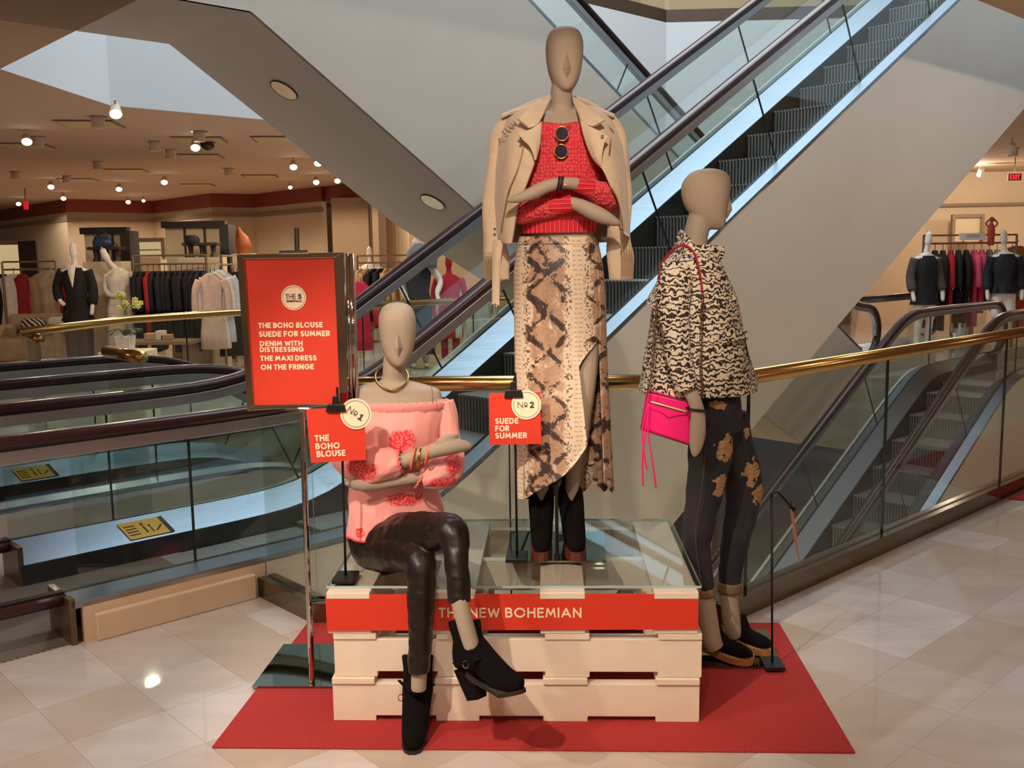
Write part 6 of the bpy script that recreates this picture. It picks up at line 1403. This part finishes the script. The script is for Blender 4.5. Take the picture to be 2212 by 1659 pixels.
# ================================================================ ceiling fittings
M_BULB = emis('lamp_glow', (1.0, .86, .68, 1), 28.0)
M_CAN = mat('lamp_housing', rgb(206, 186, 160), .4)
ZC = 3.03
spots = [(250, 245), (58, 305), (422, 318), (110, 403), (257, 408), (355, 393), (634, 360), (687, 352), (683, 393), (729, 390), (137, 428), (40, 440), (277, 436), (310, 433), (627, 404)]
where = ['below the corner of the pale fascia', 'near the left edge', 'beside the dark dome camera', 'over the cornice at left', 'midway over the cornice', 'above the larger dark cabinet', 'below the long sloping soffit', 'touching the edge of the sloping soffit', 'over the cornice left of the column', 'over the column edge', 'low over the cornice at left', 'lowest at the left edge', 'over the cornice left of the corner', 'small one at the cornice corner', 'small dim one at the cornice']
for i, (px, py) in enumerate(spots):
    p = atz(px, py, 2.90); r = .055 if i < 13 else .04
    t = thing('ceiling_spotlight', 'lit ceiling spotlight ' + where[i], 'spotlight', (p.x, p.y, ZC), group='lit ceiling spotlights of the left department')
    d = (Vector((0, 0, 1.2)) - p).normalized() * .6 + Vector((0, 0, -.6)); d.normalize()
    bm = B(); tube(bm, [p - d * .10, p - d * .02, p + d * .01], [r * .75, r, r * 1.06], 16); wpart('housing', bm, M_CAN, t, smooth=False)
    bm = B(); tube(bm, [p + d * .008, p + d * .02], [r * .92, r * .9], 16); wpart('lamp', bm, M_BULB, t)
    bm = B(); tube(bm, [(p.x, p.y, ZC), tuple(p - d * .08)], .012, 6); wpart('stem', bm, M_CAN, t)
    if i < 13: lamp('spot_glow', 'SPOT', p + d * .12, STORE_W, WARM, shadow_soft_size=.07, spot_size=math.radians(168), spot_blend=.25)
for i, (px, py) in enumerate([(211, 252), (82, 296), (430, 284), (334, 306), (368, 324), (211, 349), (33, 371), (493, 364), (143, 380), (2190, 320), (2105, 335)]):
    p = atz(px, py, ZC); t = thing('ceiling_downlight', 'unlit canister downlight, ' + ['beside the nearest square vent', 'beside the left edge spotlight', 'above the dome camera', 'left of the dome camera', 'below the dome camera', 'in the middle of the brown ceiling', 'at the left edge of the ceiling', 'right of the middle vents', 'above the left cornice', 'at the upper right edge', 'at the upper right beside the pale slope'][i], 'downlight', p, group='canister downlights')
    bm = B(); lathe(bm, [(.10, -.004), (.10, .0), (.085, .0)], p, 20); wpart('trim_ring', bm, M_BRONZE, t); bm = B(); lathe(bm, [(.07, 0), (.07, -.12), (.055, -.12)], p, 20); wpart('canister', bm, M_CAN, t, smooth=False)
for i, (px, py) in enumerate([(195, 267), (52, 314), (600, 300), (432, 301), (432, 337), (275, 368), (562, 380), (428, 399), (170, 388)]):
    p = atz(px, py, ZC); t = thing('ceiling_vent', 'square ceiling vent, ' + ['the nearest one at left', 'at the left edge', 'against the sloping soffit', 'behind the dome camera', 'below the dome camera', 'in the middle of the ceiling', 'right of the middle', 'over the larger cabinet', 'far at left'][i], 'vent', p, group='square ceiling vents')
    R = Matrix.Rotation(math.radians(10), 3, 'Z'); bm = B(); box(bm, p.x, p.y, ZC - .006, .62, .62, .012, R); wpart('frame', bm, M_BRONZE, t); bm = B(); box(bm, p.x, p.y, ZC - .010, .55, .55, .012, R); wpart('grille', bm, mat('vent_grille', rgb(206, 184, 130), .6) if i == 0 else bpy.data.materials['vent_grille'], t)
p = atz(448, 300, ZC); t = thing('dome_camera', 'dark dome camera on the brown ceiling', 'camera', p); bm = B(); lathe(bm, [(.11, 0), (.11, -.04)], p, 20); wpart('ring', bm, M_CAN, t); bm = B(); bmesh.ops.create_uvsphere(bm, u_segments=20, v_segments=12, radius=.095, matrix=Matrix.Translation(p + Vector((0, 0, -.05)))); wpart('dome', bm, mat('smoked_dome', rgb(34, 26, 28), .1), t, smooth=True)
# oval downlights in the sloping soffit of the crossing flight
for i, (px, py) in enumerate([(614, 194), (935, 436), (482, 94)]):
    # on the soffit plane between its two edges
    d = ray(px, py); N_ = None; best = None
    u0 = 3.6 if i == 0 else (4.6 if i == 1 else 2.7)
    e0, e1_ = (G(3.09, 5.68, 3.03), G(4.994, 5.68, 1.80)); e2_ = G(3.09, 6.88, 3.03)
    n = (e1_ - e0).cross(e2_ - e0).normalized() if i < 2 else Vector((0, 0, 1)); tt = (e0 - C_O).dot(n) / d.dot(n); p = C_O + d * tt
    if n.z > 0: n = -n
    Xs = (e1_ - e0).normalized() if i < 2 else Vector((1, 0, 0)); Ys_ = n.cross(Xs)
    t = thing('soffit_light', ['upper oval downlight in the long sloping soffit', 'lower oval downlight in the long sloping soffit', 'blank cover ring at the top of the sloping soffit'][i], 'downlight', p)
    bm = B(); P = [p + n * .004 + Xs * (math.cos(a) * .10) + Ys_ * (math.sin(a) * .10) for a in [2 * math.pi * k / 32 for k in range(33)]]; tube(bm, P, .007, 6, cap=False); wpart('trim_ring', bm, M_BRONZE if i < 2 else M_CLAD, t, smooth=True)
    bm = B(); prism(bm, [q + n * .002 for q in P[:-1]], n * .003); wpart('reflector', bm, mat('lamp_reflector', rgb(226, 214, 190), .15, .85) if i == 0 else (bpy.data.materials['lamp_reflector'] if i == 1 else M_CLAD), t)
for i, (px, py) in enumerate([(2185, 325), (2118, 375)]):
    p = atz(px, py, 2.86); t = thing('ceiling_spotlight', ['white ceiling spotlight at the upper right edge', 'white ceiling spotlight above the right hand wall'][i], 'spotlight', (p.x, p.y, ZC)); d = Vector((.1, .6, -.8)).normalized()
    bm = B(); tube(bm, [p - d * .1, p + d * .04], [.05, .06], 14); wpart('housing', bm, WHT, t); bm = B(); tube(bm, [(p.x, p.y, ZC), tuple(p - d * .06)], .012, 6); wpart('stem', bm, M_CAN, t)
for x, y in ((9.5, 17.5), (12.5, 16.5), (7.5, 18.3), (15.5, 17.0)): lamp('right_wall_spot', 'POINT', (x, y, 2.75), STORE_W, WARM, shadow_soft_size=.08)
for x, y in ((-1.5, 23.5), (1.5, 22), (-3.0, 25)): lamp('back_wall_spot', 'POINT', (x, y, 2.75), STORE_W, WARM, shadow_soft_size=.08)
# yellow safety notices on the escalator skirts
def notice(label, v, u0, u1, zf):
    t = thing('safety_notice', label, 'notice', G(u0, v, zf(u0)))
    P = [G(u0 + .03, v - .138, zf(u0) - .066), G(u1, v - .138, zf(u1) - .066), G(u1 - .03, v - .04, zf(u1) - .0), G(u0, v - .04, zf(u0) - .0)]
    n = (P[1] - P[0]).cross(P[3] - P[0]).normalized(); n = n if n.z > 0 else -n
    bm = B(); prism(bm, [p + n * .003 for p in P], n * .0015); wpart('plate', bm, mat('notice_yellow', rgb(232, 186, 30), .4) if 'notice_yellow' not in bpy.data.materials else bpy.data.materials['notice_yellow'], t)
    bm = B(); f = lambda a, b_: P[0] + (P[1] - P[0]) * a + (P[3] - P[0]) * b_ + n * .0052
    for k in range(4): prism(bm, [f(.06, .2 + .17 * k), f(.30, .2 + .17 * k), f(.30, .26 + .17 * k), f(.06, .26 + .17 * k)], n * .0006)
    prism(bm, [f(.44, .22), f(.48, .22), f(.48, .62), f(.44, .62)], n * .0006); prism(bm, [f(.43, .68), f(.49, .68), f(.49, .82), f(.43, .82)], n * .0006); prism(bm, [f(.58, .22), f(.61, .22), f(.61, .5), f(.58, .5)], n * .0006); prism(bm, [f(.57, .54), f(.62, .54), f(.62, .66), f(.57, .66)], n * .0006); prism(bm, [f(.66, .2), f(.86, .5), f(.86, .58), f(.66, .28)], n * .0006); prism(bm, [f(.9, 0), f(1, 0), f(1, 1), f(.9, 1)], n * .0006);
    wpart('markings', bm, M_INK, t)
notice('yellow safety notice on the steel band of the nearer escalator', 4.95, 1.78, 2.04, lambda u: d1(u))
notice('yellow safety notice on the farther escalator at left', 6.78, 1.80, 2.06, lambda u: d4(u))
bm = B(); prism(bm, [(p.x, p.y, 0) for p in (G(6.1, 2.19), G(9.4, 2.19), G(9.4, 1.4), G(6.5, 1.4))], (0, 0, .008)); tag(obj('floor_mat', bm, bpy.data.materials['red_mat_pile']), 'second red mat at the right edge beyond the guard', 'mat')
